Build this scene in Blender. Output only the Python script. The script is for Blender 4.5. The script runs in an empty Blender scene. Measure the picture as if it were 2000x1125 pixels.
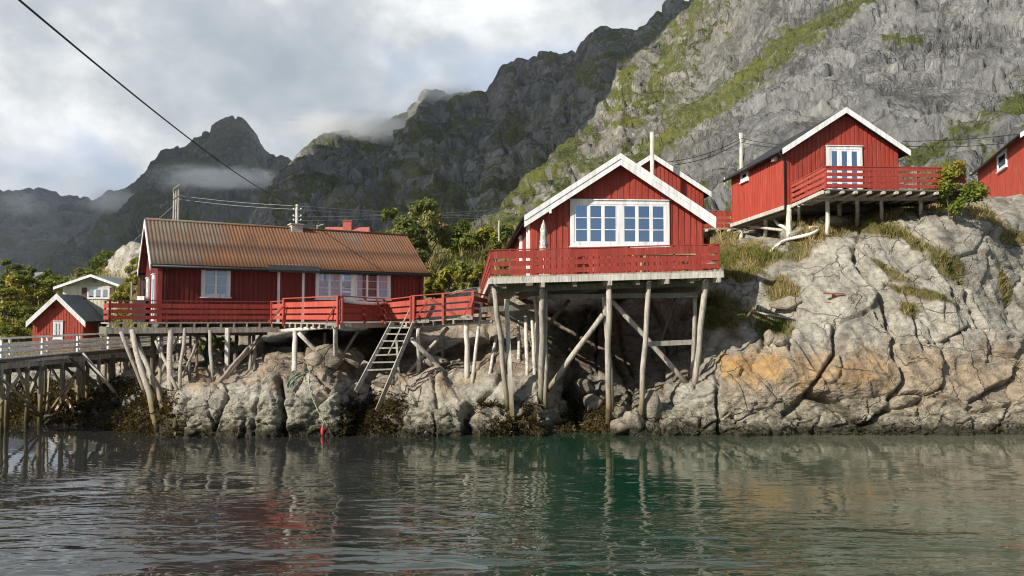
import bpy, math, random
import numpy as np
from mathutils import Vector, Matrix
from mathutils.bvhtree import BVHTree
random.seed(7)
rng = np.random.default_rng(11)
R = math.radians
SC = bpy.context.scene
COL = SC.collection

# ------------------------------------------------------------------ camera
CAMZ, F, HORIZON = 4.0, 1444.0, 620.0          # photograph pixels (2000 x 1125)
PITCH = math.atan((HORIZON - 562.5) / F)
cam_d = bpy.data.cameras.new("camera")
cam_d.sensor_width = 36.0
cam_d.lens = 36.0 * F / 2000.0
cam_d.clip_start, cam_d.clip_end = 0.1, 30000.0
cam = bpy.data.objects.new("camera", cam_d)
COL.objects.link(cam)
cam.location = (0, 0, CAMZ)
cam.rotation_euler = (R(90) + PITCH, 0, 0)
SC.camera = cam

# ------------------------------------------------------------------ sun and sky
SUN_AZ, SUN_EL = R(51), R(29)                  # azimuth to the left of straight behind the camera
TOSUN = Vector((-math.sin(SUN_AZ) * math.cos(SUN_EL), -math.cos(SUN_AZ) * math.cos(SUN_EL), math.sin(SUN_EL)))
sun_d = bpy.data.lights.new("sun", "SUN")
sun_d.energy = 5.0
sun_d.angle = R(0.5)
sun_d.color = (1.0, 0.93, 0.82)
sun = bpy.data.objects.new("sun", sun_d)
COL.objects.link(sun)
sun.rotation_euler = TOSUN.to_track_quat("Z", "Y").to_euler()
SC.view_settings.view_transform = "Standard"
SC.view_settings.look = "None"
SC.view_settings.exposure = 0.34
SC.view_settings.gamma = 1.0
SC.cycles.use_denoising = True
SC.cycles.filter_width = 1.1
SC.cycles.volume_bounces = 6
SC.cycles.max_bounces = 8
SC.cycles.transparent_max_bounces = 16
SC.cycles.volume_step_rate = 1.0
SC.cycles.volume_max_steps = 96


class NT:
    """small helper that writes shader nodes"""
    def __init__(self, tree):
        self.t = tree
        tree.nodes.clear()

    def n(self, kind, **kw):
        nd = self.t.nodes.new("ShaderNode" + kind)
        ins = kw.pop("ins", {})
        for k, v in kw.items():
            setattr(nd, k, v)
        for k, v in ins.items():
            self.put(nd, k, v)
        return nd

    def put(self, nd, k, v):
        s = nd.inputs[k]
        if isinstance(v, bpy.types.Node):
            v = v.outputs[0]
        if isinstance(v, bpy.types.NodeSocket):
            self.t.links.new(v, s)
        elif isinstance(v, tuple) and len(v) == 3 and s.type == "RGBA":
            s.default_value = (*v, 1.0)
        else:
            s.default_value = v

    def math(self, op, a, b=0.0, c=None, clamp=False):
        nd = self.n("Math", operation=op, use_clamp=clamp)
        self.put(nd, 0, a)
        self.put(nd, 1, b)
        if c is not None:
            self.put(nd, 2, c)
        return nd.outputs[0]

    def mix(self, fac, a, b, mode="MIX"):
        nd = self.n("Mix", data_type="RGBA", blend_type=mode)
        self.put(nd, 0, fac)
        self.put(nd, 6, a)
        self.put(nd, 7, b)
        return nd.outputs[2]

    def ramp(self, fac, stops, interp="LINEAR"):
        nd = self.n("ValToRGB")
        self.put(nd, 0, fac)
        cr = nd.color_ramp
        cr.interpolation = interp
        while len(cr.elements) < len(stops):
            cr.elements.new(0.5)
        for e, (p, c) in zip(cr.elements, stops):
            e.position = p
            e.color = (*c, 1) if isinstance(c, tuple) else (c, c, c, 1)
        return nd.outputs[0]

    def mrange(self, v, a, b, c=0.0, d=1.0, smooth=False):
        nd = self.n("MapRange", clamp=True)
        if smooth:
            nd.interpolation_type = "SMOOTHSTEP"
        self.put(nd, 0, v)
        for i, q in enumerate((a, b, c, d)):
            self.put(nd, i + 1, q)
        return nd.outputs[0]

    def coord(self, scale=(1, 1, 1), kind="Object", rot=(0, 0, 0), src=None):
        m = self.n("Mapping", ins={"Scale": scale, "Rotation": rot})
        self.put(m, 0, src if src is not None else self.n("TexCoord").outputs[kind])
        return m.outputs[0]

    def noise(self, vec, scale, detail=4.0, rough=0.55, dist=0.0):
        nd = self.n("TexNoise", ins={"Vector": vec, "Scale": scale, "Detail": detail, "Roughness": rough, "Distortion": dist})
        return nd.outputs[0]


def world_sky():
    w = bpy.data.worlds.new("World")
    SC.world = w
    w.use_nodes = True
    t = NT(w.node_tree)
    sky = t.n("TexSky", sky_type="NISHITA")
    sky.sun_disc = False
    sky.sun_elevation = SUN_EL
    sky.sun_rotation = math.pi + SUN_AZ
    sky.air_density, sky.dust_density, sky.ozone_density = 1.0, 0.6, 1.4
    blue = t.n("VectorMath", operation="SCALE")
    t.put(blue, 0, sky.outputs[0])
    blue.inputs[3].default_value = 0.062
    d = t.n("TexCoord").outputs["Generated"]
    sep = t.n("SeparateXYZ", ins={0: d})
    # cloud layer seen in perspective: direction divided by its height
    zz = t.math("ADD", t.math("MAXIMUM", sep.outputs[2], 0.0), 0.22)
    cv = t.n("CombineXYZ", ins={0: t.math("DIVIDE", sep.outputs[0], zz), 1: t.math("DIVIDE", sep.outputs[1], zz), 2: sep.outputs[2]})
    n1 = t.noise(t.coord((1, 1, 1), src=cv.outputs[0]), 1.15, 5, 0.52, 0.25)
    n2 = t.noise(t.coord((1, 1, 1.25), src=d), 3.2, 4, 0.52, 0.15)
    n3 = t.noise(t.coord((1, 1, 1.3), src=d), 8.5, 6, 0.6, 0.15)
    v = t.math("ADD", t.math("MULTIPLY", n1, 0.16), t.math("ADD", t.math("MULTIPLY", n2, 0.58), t.math("MULTIPLY", n3, 0.34)))
    cloud = t.ramp(v, [(0.42, (0.33, 0.375, 0.425)), (0.50, (0.42, 0.462, 0.50)), (0.55, (0.51, 0.545, 0.57)),
                       (0.60, (0.68, 0.70, 0.71)), (0.67, (0.95, 0.955, 0.94))])
    gap = t.mrange(t.noise(t.coord((1, 1, 1.6), src=d), 3.1, 3, 0.5, 0.3), 0.54, 0.66, 0.0, 0.6, True)
    cloud = t.mix(gap, cloud, (0.36, 0.45, 0.62))
    # broken cloud: the blue of the open sky shows behind the photographer
    front = t.mrange(sep.outputs[1], -0.25, 0.25, 0.0, 1.0, True)
    some = t.mrange(n1, 0.50, 0.66, 0.0, 0.4, True)
    cover = t.math("MAXIMUM", front, some)
    col = t.mix(cover, blue.outputs[0], cloud)
    bg = t.n("Background", ins={0: col, 1: 1.0})
    out = t.n("OutputWorld")
    t.t.links.new(bg.outputs[0], out.inputs[0])
    w.cycles.sampling_method = "MANUAL"
    w.cycles.sample_map_resolution = 512


world_sky()


# ------------------------------------------------------------------ pixel -> place
def ray(px, py):
    u, v = (px - 1000.0) / F, (562.5 - py) / F
    return Vector((u, math.cos(PITCH) - v * math.sin(PITCH), math.sin(PITCH) + v * math.cos(PITCH)))


def P(px, py, Y):
    d = ray(px, py)
    k = Y / d.y
    return Vector((d.x * k, Y, CAMZ + d.z * k))


def Pz(px, py, z):
    d = ray(px, py)
    k = (z - CAMZ) / d.z
    return Vector((d.x * k, d.y * k, z))


def Pn(px, py, Y):
    """numpy version of P"""
    u, v = (px - 1000.0) / F, (562.5 - py) / F
    dy = math.cos(PITCH) - v * math.sin(PITCH)
    dz = math.sin(PITCH) + v * math.cos(PITCH)
    k = Y / dy
    return np.stack([u * k, np.broadcast_to(Y, k.shape), CAMZ + dz * k], -1)


# ------------------------------------------------------------------ numpy noise
def _hash(ix, iy, iz, k=0):
    h = (ix.astype(np.int64) * 374761393 + iy.astype(np.int64) * 668265263 + iz.astype(np.int64) * 2147483647 + k * 1274126177) & 0xFFFFFFFF
    h = ((h ^ (h >> 13)) * 1274126177) & 0xFFFFFFFF
    h = ((h ^ (h >> 16)) * 2246822519) & 0xFFFFFFFF
    return (h ^ (h >> 15)) & 0xFFFFFFFF


def vnoise(p, k=0):
    """value noise, -1..1, p is (...,3)"""
    i = np.floor(p)
    f = p - i
    f = f * f * f * (f * (f * 6 - 15) + 10)
    i = i.astype(np.int64)
    r = 0.0
    for a in (0, 1):
        wx = f[..., 0] if a else 1 - f[..., 0]
        for b in (0, 1):
            wy = f[..., 1] if b else 1 - f[..., 1]
            for c in (0, 1):
                wz = f[..., 2] if c else 1 - f[..., 2]
                r = r + wx * wy * wz * (_hash(i[..., 0] + a, i[..., 1] + b, i[..., 2] + c, k) / 2147483648.0 - 1.0)
    return r


def fbm(p, oct=4, gain=0.5, lac=2.03, k=0, ridged=False):
    r, a, tot = 0.0, 1.0, 0.0
    for o in range(oct):
        n = vnoise(p * lac ** o + 17.3 * o, k + o)
        r = r + a * ((1 - 2 * np.abs(n)) if ridged else n)
        tot += a
        a *= gain
    return r / tot


def worley(p, k=0):
    """F1, F2 and a random value of the nearest cell"""
    i = np.floor(p).astype(np.int64)
    f1 = np.full(p.shape[:-1], 9.0)
    f2 = f1.copy()
    idv = np.zeros(p.shape[:-1])
    for a in (-1, 0, 1):
        for b in (-1, 0, 1):
            for c in (-1, 0, 1):
                X, Y, Z = i[..., 0] + a, i[..., 1] + b, i[..., 2] + c
                h = [_hash(X, Y, Z, k + q) / 4294967296.0 for q in range(3)]
                d = np.sqrt((X + h[0] - p[..., 0]) ** 2 + (Y + h[1] - p[..., 1]) ** 2 + (Z + h[2] - p[..., 2]) ** 2)
                near = d < f1
                f2 = np.where(near, f1, np.minimum(f2, d))
                idv = np.where(near, h[0], idv)
                f1 = np.where(near, d, f1)
    return f1, f2, idv


def sstep(a, b, x):
    t = np.clip((x - a) / (b - a), 0, 1)
    return t * t * (3 - 2 * t)


# ------------------------------------------------------------------ objects
def tag(o, label=None, cat=None, group=None, kind=None):
    if label: o["label"] = label
    if cat: o["category"] = cat
    if group: o["group"] = group
    if kind: o["kind"] = kind
    return o


def thing(name, label, cat, loc=(0, 0, 0), rotz=0.0, group=None):
    o = bpy.data.objects.new(name, None)
    COL.objects.link(o)
    o.location = loc
    o.rotation_euler = (0, 0, rotz)
    o.empty_display_size = 0.3
    return tag(o, label, cat, group)


def frame_of(o):
    m = Matrix.Translation(o.location) @ o.rotation_euler.to_matrix().to_4x4()
    return frame_of(o.parent) @ m if o.parent else m


class MB:
    def __init__(self):
        self.v, self.f = [], []

    def add(self, vs, fs):
        b = len(self.v)
        self.v += [tuple(p) for p in vs]
        self.f += [tuple(i + b for i in q) for q in fs]

    def box(self, x0, x1, y0, y1, z0, z1):
        self.add([(x0, y0, z0), (x1, y0, z0), (x1, y1, z0), (x0, y1, z0), (x0, y0, z1), (x1, y0, z1), (x1, y1, z1), (x0, y1, z1)],
                 [(3, 2, 1, 0), (4, 5, 6, 7), (0, 1, 5, 4), (1, 2, 6, 5), (2, 3, 7, 6), (3, 0, 4, 7)])
        return self

    def beam(self, p0, p1, w, h, up=(0, 0, 1)):
        """rectangular bar p0-p1: w across, h along up"""
        p0, p1 = Vector(p0), Vector(p1)
        d = (p1 - p0).normalized()
        u = Vector(up)
        s = d.cross(u)
        if s.length < 1e-4:
            s = d.cross(Vector((0, 1, 0)))
        s.normalize()
        u = s.cross(d).normalized()
        a, b = s * (w / 2), u * (h / 2)
        vs = [p0 - a - b, p0 + a - b, p0 + a + b, p0 - a + b, p1 - a - b, p1 + a - b, p1 + a + b, p1 - a + b]
        self.add(vs, [(0, 1, 2, 3), (7, 6, 5, 4), (4, 5, 1, 0), (5, 6, 2, 1), (6, 7, 3, 2), (7, 4, 0, 3)])
        return self

    def tube(self, pts, r0, r1=None, n=8, wob=0.0):
        pts = [Vector(p) for p in pts]
        r1 = r0 if r1 is None else r1
        if len(pts) == 2 and wob:
            a, b = pts
            L = (b - a).length
            pts = [a.lerp(b, t / 5) for t in range(6)]
            for q in range(1, 5):
                pts[q] += Vector((random.uniform(-1, 1), random.uniform(-1, 1), 0)) * wob * L
        m = len(pts)
        vs, fs = [], []
        ref = None
        for k, p in enumerate(pts):
            d = (pts[min(k + 1, m - 1)] - pts[max(k - 1, 0)]).normalized()
            if ref is None:
                ref = d.cross(Vector((0, 0, 1)) if abs(d.z) < 0.9 else Vector((1, 0, 0))).normalized()
            s = (ref - d * ref.dot(d)).normalized()
            ref = s
            u = d.cross(s)
            r = r0 + (r1 - r0) * k / (m - 1)
            if wob:
                r *= 1 + random.uniform(-0.07, 0.07)
            for q in range(n):
                a = 2 * math.pi * q / n
                vs.append(p + (s * math.cos(a) + u * math.sin(a)) * r)
        for k in range(m - 1):
            for q in range(n):
                q2 = (q + 1) % n
                fs.append((k * n + q, k * n + q2, (k + 1) * n + q2, (k + 1) * n + q))
        fs.append(tuple(range(n - 1, -1, -1)))
        fs.append(tuple((m - 1) * n + q for q in range(n)))
        self.add(vs, fs)
        return self

    def prism(self, poly, vec):
        """closed polygon swept along vec"""
        n = len(poly)
        vec = Vector(vec)
        a = [Vector(p) for p in poly]
        b = [p + vec for p in a]
        fs = [tuple(range(n - 1, -1, -1)), tuple(range(n, 2 * n))]
        fs += [(i, (i + 1) % n, n + (i + 1) % n, n + i) for i in range(n)]
        self.add(a + b, fs)
        return self

    def ball(self, c, r, seg=12, rings=8, sc=(1, 1, 1)):
        c = Vector(c)
        vs = [c + Vector((0, 0, r * sc[2]))]
        fs = []
        for i in range(1, rings):
            t = math.pi * i / rings
            for j in range(seg):
                a = 2 * math.pi * j / seg
                vs.append(c + Vector((math.sin(t) * math.cos(a) * sc[0], math.sin(t) * math.sin(a) * sc[1], math.cos(t) * sc[2])) * r)
        vs.append(c - Vector((0, 0, r * sc[2])))
        for j in range(seg):
            fs.append((0, 1 + j, 1 + (j + 1) % seg))
            k = 1 + (rings - 2) * seg
            fs.append((len(vs) - 1, k + (j + 1) % seg, k + j))
        for i in range(rings - 2):
            for j in range(seg):
                a, b = 1 + i * seg + j, 1 + i * seg + (j + 1) % seg
                fs.append((a, a + seg, b + seg, b))
        self.add(vs, fs)
        return self

    def build(self, name, mat, parent=None, world=False, smooth=False, recalc=True):
        vs = self.v
        if world and parent is not None:
            inv = frame_of(parent).inverted()
            vs = [tuple(inv @ Vector(p)) for p in vs]
        me = bpy.data.meshes.new(name)
        me.from_pydata(vs, [], self.f)
        if recalc:
            import bmesh
            bm = bmesh.new()
            bm.from_mesh(me)
            bmesh.ops.recalc_face_normals(bm, faces=bm.faces)
            bm.to_mesh(me)
            bm.free()
        if smooth:
            me.polygons.foreach_set("use_smooth", [len(p.vertices) == 4 or smooth == 2 for p in me.polygons])
        me.materials.append(mat)
        o = bpy.data.objects.new(name, me)
        COL.objects.link(o)
        if parent is not None:
            o.parent = parent
        return o


def grid_mesh(name, V, mat, attrs=None, smooth=True, flip=False):
    """V (rows, cols, 3) -> mesh; attrs: name -> (rows, cols, 4)"""
    nr, nc = V.shape[:2]
    idx = np.arange(nr * nc).reshape(nr, nc)
    q = np.stack([idx[:-1, :-1], idx[:-1, 1:], idx[1:, 1:], idx[1:, :-1]], -1).reshape(-1, 4)
    if flip:
        q = q[:, ::-1]
    me = bpy.data.meshes.new(name)
    nf = len(q)
    me.vertices.add(nr * nc)
    me.vertices.foreach_set("co", V.reshape(-1).astype(np.float32))
    me.loops.add(nf * 4)
    me.loops.foreach_set("vertex_index", q.reshape(-1).astype(np.int32))
    me.polygons.add(nf)
    me.polygons.foreach_set("loop_start", np.arange(0, nf * 4, 4, dtype=np.int32))
    me.update(calc_edges=True)
    me.polygons.foreach_set("use_smooth", np.full(nf, smooth))
    for k, a in (attrs or {}).items():
        at = me.color_attributes.new(k, "FLOAT_COLOR", "POINT")
        at.data.foreach_set("color", a.reshape(-1).astype(np.float32))
    me.materials.append(mat)
    o = bpy.data.objects.new(name, me)
    COL.objects.link(o)
    return o, q


def loose_mesh(name, V, faces_per, mat, attr=None, parent=None):
    """V (n, k, 3): n separate polygons of k corners"""
    n, k = V.shape[:2]
    me = bpy.data.meshes.new(name)
    me.vertices.add(n * k)
    me.vertices.foreach_set("co", V.reshape(-1).astype(np.float32))
    me.loops.add(n * k)
    me.loops.foreach_set("vertex_index", np.arange(n * k, dtype=np.int32))
    me.polygons.add(n)
    me.polygons.foreach_set("loop_start", np.arange(0, n * k, k, dtype=np.int32))
    me.update(calc_edges=True)
    if attr is not None:
        at = me.color_attributes.new("tint", "FLOAT_COLOR", "POINT")
        at.data.foreach_set("color", np.repeat(attr, k, 0).reshape(-1).astype(np.float32))
    me.materials.append(mat)
    o = bpy.data.objects.new(name, me)
    COL.objects.link(o)
    if parent is not None:
        o.parent = parent
    return o


def normals_of(V):
    du = np.gradient(V, axis=1)
    dv = np.gradient(V, axis=0)
    n = np.cross(du, dv)
    n /= np.linalg.norm(n, axis=-1, keepdims=True) + 1e-9
    return n


def copy_tree(o, parent=None):
    c = o.copy()
    COL.objects.link(c)
    if parent is not None:
        c.parent = parent
    for ch in list(o.children):
        copy_tree(ch, c)
    return c

# ------------------------------------------------------------------ materials
def new_mat(name):
    m = bpy.data.materials.new(name)
    m.use_nodes = True
    return m, NT(m.node_tree)


def finish(t, col, rough=0.7, bump=None, bstr=0.3, bdist=0.05, spec=0.3, metal=0.0, **kw):
    b = t.n("BsdfPrincipled", ins={"Base Color": col, "Roughness": rough, "Metallic": metal, "Specular IOR Level": spec})
    for k, v in kw.items():
        t.put(b, k.replace("_", " "), v)
    if bump is not None:
        bp = t.n("Bump", ins={"Strength": bstr, "Distance": bdist, "Height": bump})
        t.put(b, "Normal", bp)
    o = t.n("OutputMaterial")
    t.t.links.new(b.outputs[0], o.inputs[0])
    return b


def pos(t):
    return t.n("NewGeometry").outputs["Position"]


def painted_wood(name, col, worn=0.25, pale=(0.55, 0.42, 0.36), rough=0.62):
    m, t = new_mat(name)
    c = t.coord((3, 3, 0.35), src=pos(t))
    n = t.noise(c, 3.0, 5, 0.6)
    n2 = t.noise(t.coord((14, 14, 0.5), src=pos(t)), 2.0, 4, 0.6)
    dark = tuple(x * 0.74 for x in col)
    lite = tuple(min(1, x * 1.18) for x in col)
    c1 = t.ramp(n, [(0.3, dark), (0.5, col), (0.72, lite)])
    sx = t.n("SeparateXYZ", ins={0: pos(t)})
    bd = t.n("TexWhiteNoise", noise_dimensions="1D")
    t.put(bd, 1, t.math("FLOOR", t.math("MULTIPLY", t.math("ADD", sx.outputs[0], t.math("MULTIPLY", sx.outputs[1], 1.31)), 4.5)))
    c1 = t.mix(1.0, c1, t.ramp(bd.outputs[0], [(0.0, (0.84, 0.84, 0.84)), (1.0, (1.0, 1.0, 1.0))]), "MULTIPLY")
    wear = t.mrange(n2, 0.58, 0.74, 0.0, worn)
    c2 = t.mix(wear, c1, pale)
    finish(t, c2, rough, n2, 0.25, 0.01, 0.3)
    return m


def grey_wood(name, col, stain_or_shade=True, stripes=(9, 9, 1.2)):
    """weathered timber, stained yellow-green where the tide reaches"""
    m, t = new_mat(name)
    n = t.noise(t.coord(stripes, src=pos(t)), 1.6, 5, 0.62)
    n2 = t.noise(t.coord((1.3, 1.3, 1.3), src=pos(t)), 1.1, 3, 0.5)
    c1 = t.ramp(n, [(0.30, tuple(x * 0.36 for x in col)), (0.45, tuple(x * 0.80 for x in col)), (0.68, tuple(min(1, x * 1.15) for x in col))])
    c1 = t.mix(t.mrange(n2, 0.45, 0.7, 0, 0.45), c1, tuple(x * y for x, y in zip(col, (0.62, 0.62, 0.55))))
    if stain_or_shade:
        z = t.n("SeparateXYZ", ins={0: pos(t)}).outputs[2]
        zz = t.math("ADD", z, t.math("MULTIPLY", t.math("SUBTRACT", n2, 0.5), 1.4))
        c1 = t.mix(t.mrange(zz, 2.3, 0.8, 0, 0.88), c1, (0.16, 0.12, 0.045))
        c1 = t.mix(t.mrange(zz, 0.75, 0.2, 0, 0.9), c1, (0.03, 0.027, 0.013))
    finish(t, c1, 0.85, n, 0.5, 0.02, 0.2)
    return m


def plain(name, col, rough=0.6, var=0.2, scale=4.0, metal=0.0, spec=0.3, bump=0.15):
    m, t = new_mat(name)
    n = t.noise(t.coord((1, 1, 1), src=pos(t)), scale, 4, 0.6)
    c = t.ramp(n, [(0.3, tuple(x * (1 - var) for x in col)), (0.7, tuple(min(1, x * (1 + var)) for x in col))])
    finish(t, c, rough, n, bump, 0.02, spec, metal)
    return m


def rust_roof():
    m, t = new_mat("rusty_corrugated_iron")
    o = t.n("TexCoord").outputs["Object"]
    at = t.n("Attribute", attribute_name="tint").outputs["Color"]
    sp = t.n("SeparateColor", ins={0: at})
    streak = t.noise(t.coord((0.9, 6.0, 0.9), src=o), 1.2, 5, 0.65)
    blot = t.noise(t.coord((0.35, 0.45, 0.35), src=o), 1.4, 4, 0.55)
    fine = t.noise(t.coord((3, 14, 3), src=o), 3.0, 3, 0.6)
    mixv = t.math("ADD", t.math("ADD", t.math("MULTIPLY", streak, 0.35), t.math("MULTIPLY", blot, 0.62)), t.math("MULTIPLY", sp.outputs[0], 0.42))
    mixv = t.math("ADD", mixv, t.math("MULTIPLY", t.math("SUBTRACT", fine, 0.5), 0.5))
    col = t.ramp(mixv, [(0.36, (0.185, 0.16, 0.125)), (0.48, (0.175, 0.128, 0.09)), (0.60, (0.175, 0.092, 0.056)), (0.74, (0.235, 0.110, 0.055)), (0.92, (0.13, 0.070, 0.046))])
    col = t.mix(t.math("MULTIPLY", sp.outputs[1], 0.75), col, (0.07, 0.04, 0.03))
    finish(t, col, 0.8, fine, 0.2, 0.01, 0.25)
    return m


def glass(name, tint=(0.42, 0.5, 0.66), clear=0.35):
    m, t = new_mat(name)
    g = t.n("BsdfGlossy", ins={0: tint, 1: 0.02})
    n = t.noise(t.coord((1, 1, 1), src=pos(t)), 0.9, 2, 0.5)
    bp = t.n("Bump", ins={"Strength": 0.03, "Distance": 0.05, "Height": n})
    t.put(g, "Normal", bp)
    tr = t.n("BsdfTransparent", ins={0: (0.85, 0.9, 0.92)})
    mx = t.n("MixShader", ins={0: clear})
    t.t.links.new(g.outputs[0], mx.inputs[1])
    t.t.links.new(tr.outputs[0], mx.inputs[2])
    o = t.n("OutputMaterial")
    t.t.links.new(mx.outputs[0], o.inputs[0])
    return m


def foliage(name, cols, rough=0.6):
    """leaf colours picked by the tint attribute, some light coming through"""
    m, t = new_mat(name)
    at = t.n("Attribute", attribute_name="tint").outputs["Color"]
    sp = t.n("SeparateColor", ins={0: at})
    inf = t.n("ObjectInfo").outputs["Random"]
    v = t.math("ADD", sp.outputs[0], t.math("MULTIPLY", t.math("SUBTRACT", inf, 0.5), 0.25), clamp=True)
    st = [(i / (len(cols) - 1), c) for i, c in enumerate(cols)]
    c = t.ramp(v, st)
    b = t.n("BsdfPrincipled", ins={"Base Color": c, "Roughness": rough, "Specular IOR Level": 0.25})
    tl = t.n("BsdfTranslucent", ins={0: c})
    mx = t.n("MixShader", ins={0: 0.4})
    t.t.links.new(b.outputs[0], mx.inputs[1])
    t.t.links.new(tl.outputs[0], mx.inputs[2])
    o = t.n("OutputMaterial")
    t.t.links.new(mx.outputs[0], o.inputs[0])
    return m


def shore_rock():
    """attribute 'kind': R ochre lichen band, G tide line, B soil and moss, A warm (pink-tan) rock"""
    m, t = new_mat("shore_rock")
    p = pos(t)
    at = t.n("Attribute", attribute_name="mask")
    sp = t.n("SeparateColor", ins={0: at.outputs["Color"]})
    big = t.noise(t.coord((1, 1, 1), src=p), 0.55, 4, 0.55, 0.4)
    mid = t.noise(t.coord((1, 1, 1.6), src=p), 2.6, 6, 0.65, 0.4)
    fine = t.noise(t.coord((1, 1, 1), src=p), 14.0, 5, 0.7)
    band = t.noise(t.coord((0.8, 0.8, 5.0), src=p, rot=(0.25, 0.35, 0)), 1.3, 5, 0.6, 0.6)
    v = t.math("ADD", t.math("MULTIPLY", mid, 0.55), t.math("ADD", t.math("MULTIPLY", fine, 0.3), t.math("MULTIPLY", band, 0.22)))
    grey = t.ramp(v, [(0.33, (0.14, 0.13, 0.112)), (0.43, (0.285, 0.27, 0.235)), (0.54, (0.41, 0.395, 0.345)), (0.67, (0.57, 0.55, 0.49))])
    warm = t.ramp(v, [(0.34, (0.085, 0.066, 0.048)), (0.47, (0.235, 0.178, 0.125)), (0.63, (0.41, 0.315, 0.225))])
    c = t.mix(t.math("MULTIPLY", at.outputs["Alpha"], 0.9), grey, warm)
    st = t.noise(t.coord((1, 1, 0.45), src=p), 0.8, 5, 0.62, 0.6)
    c = t.mix(1.0, c, t.ramp(st, [(0.36, (0.58, 0.57, 0.55)), (0.48, (0.92, 0.91, 0.88)), (0.60, (1.06, 1.04, 0.99))]), "MULTIPLY")
    c = t.mix(t.mrange(big, 0.55, 0.7, 0, 0.45), c, (0.235, 0.205, 0.165))
    och = t.ramp(t.math("ADD", t.math("MULTIPLY", mid, 0.7), t.math("MULTIPLY", big, 0.4)),
                 [(0.36, (0.24, 0.17, 0.095)), (0.50, (0.40, 0.265, 0.13)), (0.62, (0.56, 0.31, 0.09)), (0.78, (0.56, 0.40, 0.19))])
    of = t.math("MULTIPLY", sp.outputs[0], t.mrange(t.math("ADD", mid, t.math("MULTIPLY", sp.outputs[0], 0.25)), 0.38, 0.62, 0.15, 0.95))
    c = t.mix(of, c, och)
    # pale barnacle crust low down, dark weed-stained cracks
    tide = sp.outputs[1]
    crust = t.ramp(t.math("ADD", t.math("MULTIPLY", mid, 0.6), t.math("MULTIPLY", fine, 0.4)),
                   [(0.38, (0.045, 0.038, 0.022)), (0.46, (0.17, 0.155, 0.105)), (0.56, (0.36, 0.335, 0.25)), (0.68, (0.50, 0.47, 0.37))])
    c = t.mix(t.math("MULTIPLY", tide, 0.85), c, crust)
    z = t.n("SeparateXYZ", ins={0: p}).outputs[2]
    c = t.mix(t.mrange(t.math("ADD", z, t.math("MULTIPLY", t.math("SUBTRACT", mid, 0.5), 0.5)), 0.55, 0.22, 0, 0.92), c, (0.03, 0.026, 0.016))
    wd = t.n("SeparateColor", ins={0: t.n("Attribute", attribute_name="weed").outputs["Color"]}).outputs[0]  # weed stain, plus the shade painted under the high deck
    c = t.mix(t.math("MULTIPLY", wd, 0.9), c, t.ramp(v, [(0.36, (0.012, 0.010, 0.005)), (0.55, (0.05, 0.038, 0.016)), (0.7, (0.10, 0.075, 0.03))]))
    soil = t.ramp(v, [(0.36, (0.05, 0.045, 0.018)), (0.6, (0.15, 0.125, 0.05)), (0.75, (0.20, 0.17, 0.075))])
    c = t.mix(sp.outputs[2], c, soil)
    # thin dark joints running through the stone
    vor = t.n("TexVoronoi", feature="DISTANCE_TO_EDGE", ins={"Scale": 0.55, "Randomness": 1.0})
    wv = t.n("VectorMath", operation="ADD")
    t.put(wv, 0, t.coord((1, 1, 1.2), src=p, rot=(0.3, 0.5, 0.2)))
    wn = t.n("TexNoise", ins={"Vector": p, "Scale": 1.6, "Detail": 4.0})
    wm = t.n("VectorMath", operation="SCALE")
    t.put(wm, 0, wn.outputs[1])
    wm.inputs[3].default_value = 0.55
    t.put(wv, 1, wm)
    t.put(vor, "Vector", wv)
    joint = t.mrange(vor.outputs[0], 0.0, 0.014, 1.0, 0.0)
    c = t.mix(t.math("MULTIPLY", joint, t.mrange(big, 0.46, 0.60, 0.05, 0.5)), c, (0.06, 0.05, 0.04))
    h = t.math("ADD", t.math("MULTIPLY", mid, 0.8), t.math("ADD", t.math("MULTIPLY", fine, 0.5), t.math("MULTIPLY", band, 0.55)))
    h = t.math("SUBTRACT", h, t.math("MULTIPLY", joint, t.mrange(big, 0.40, 0.55, 0.1, 0.6)))
    finish(t, c, 0.88, h, 1.0, 0.16, 0.2)
    return m


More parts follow.
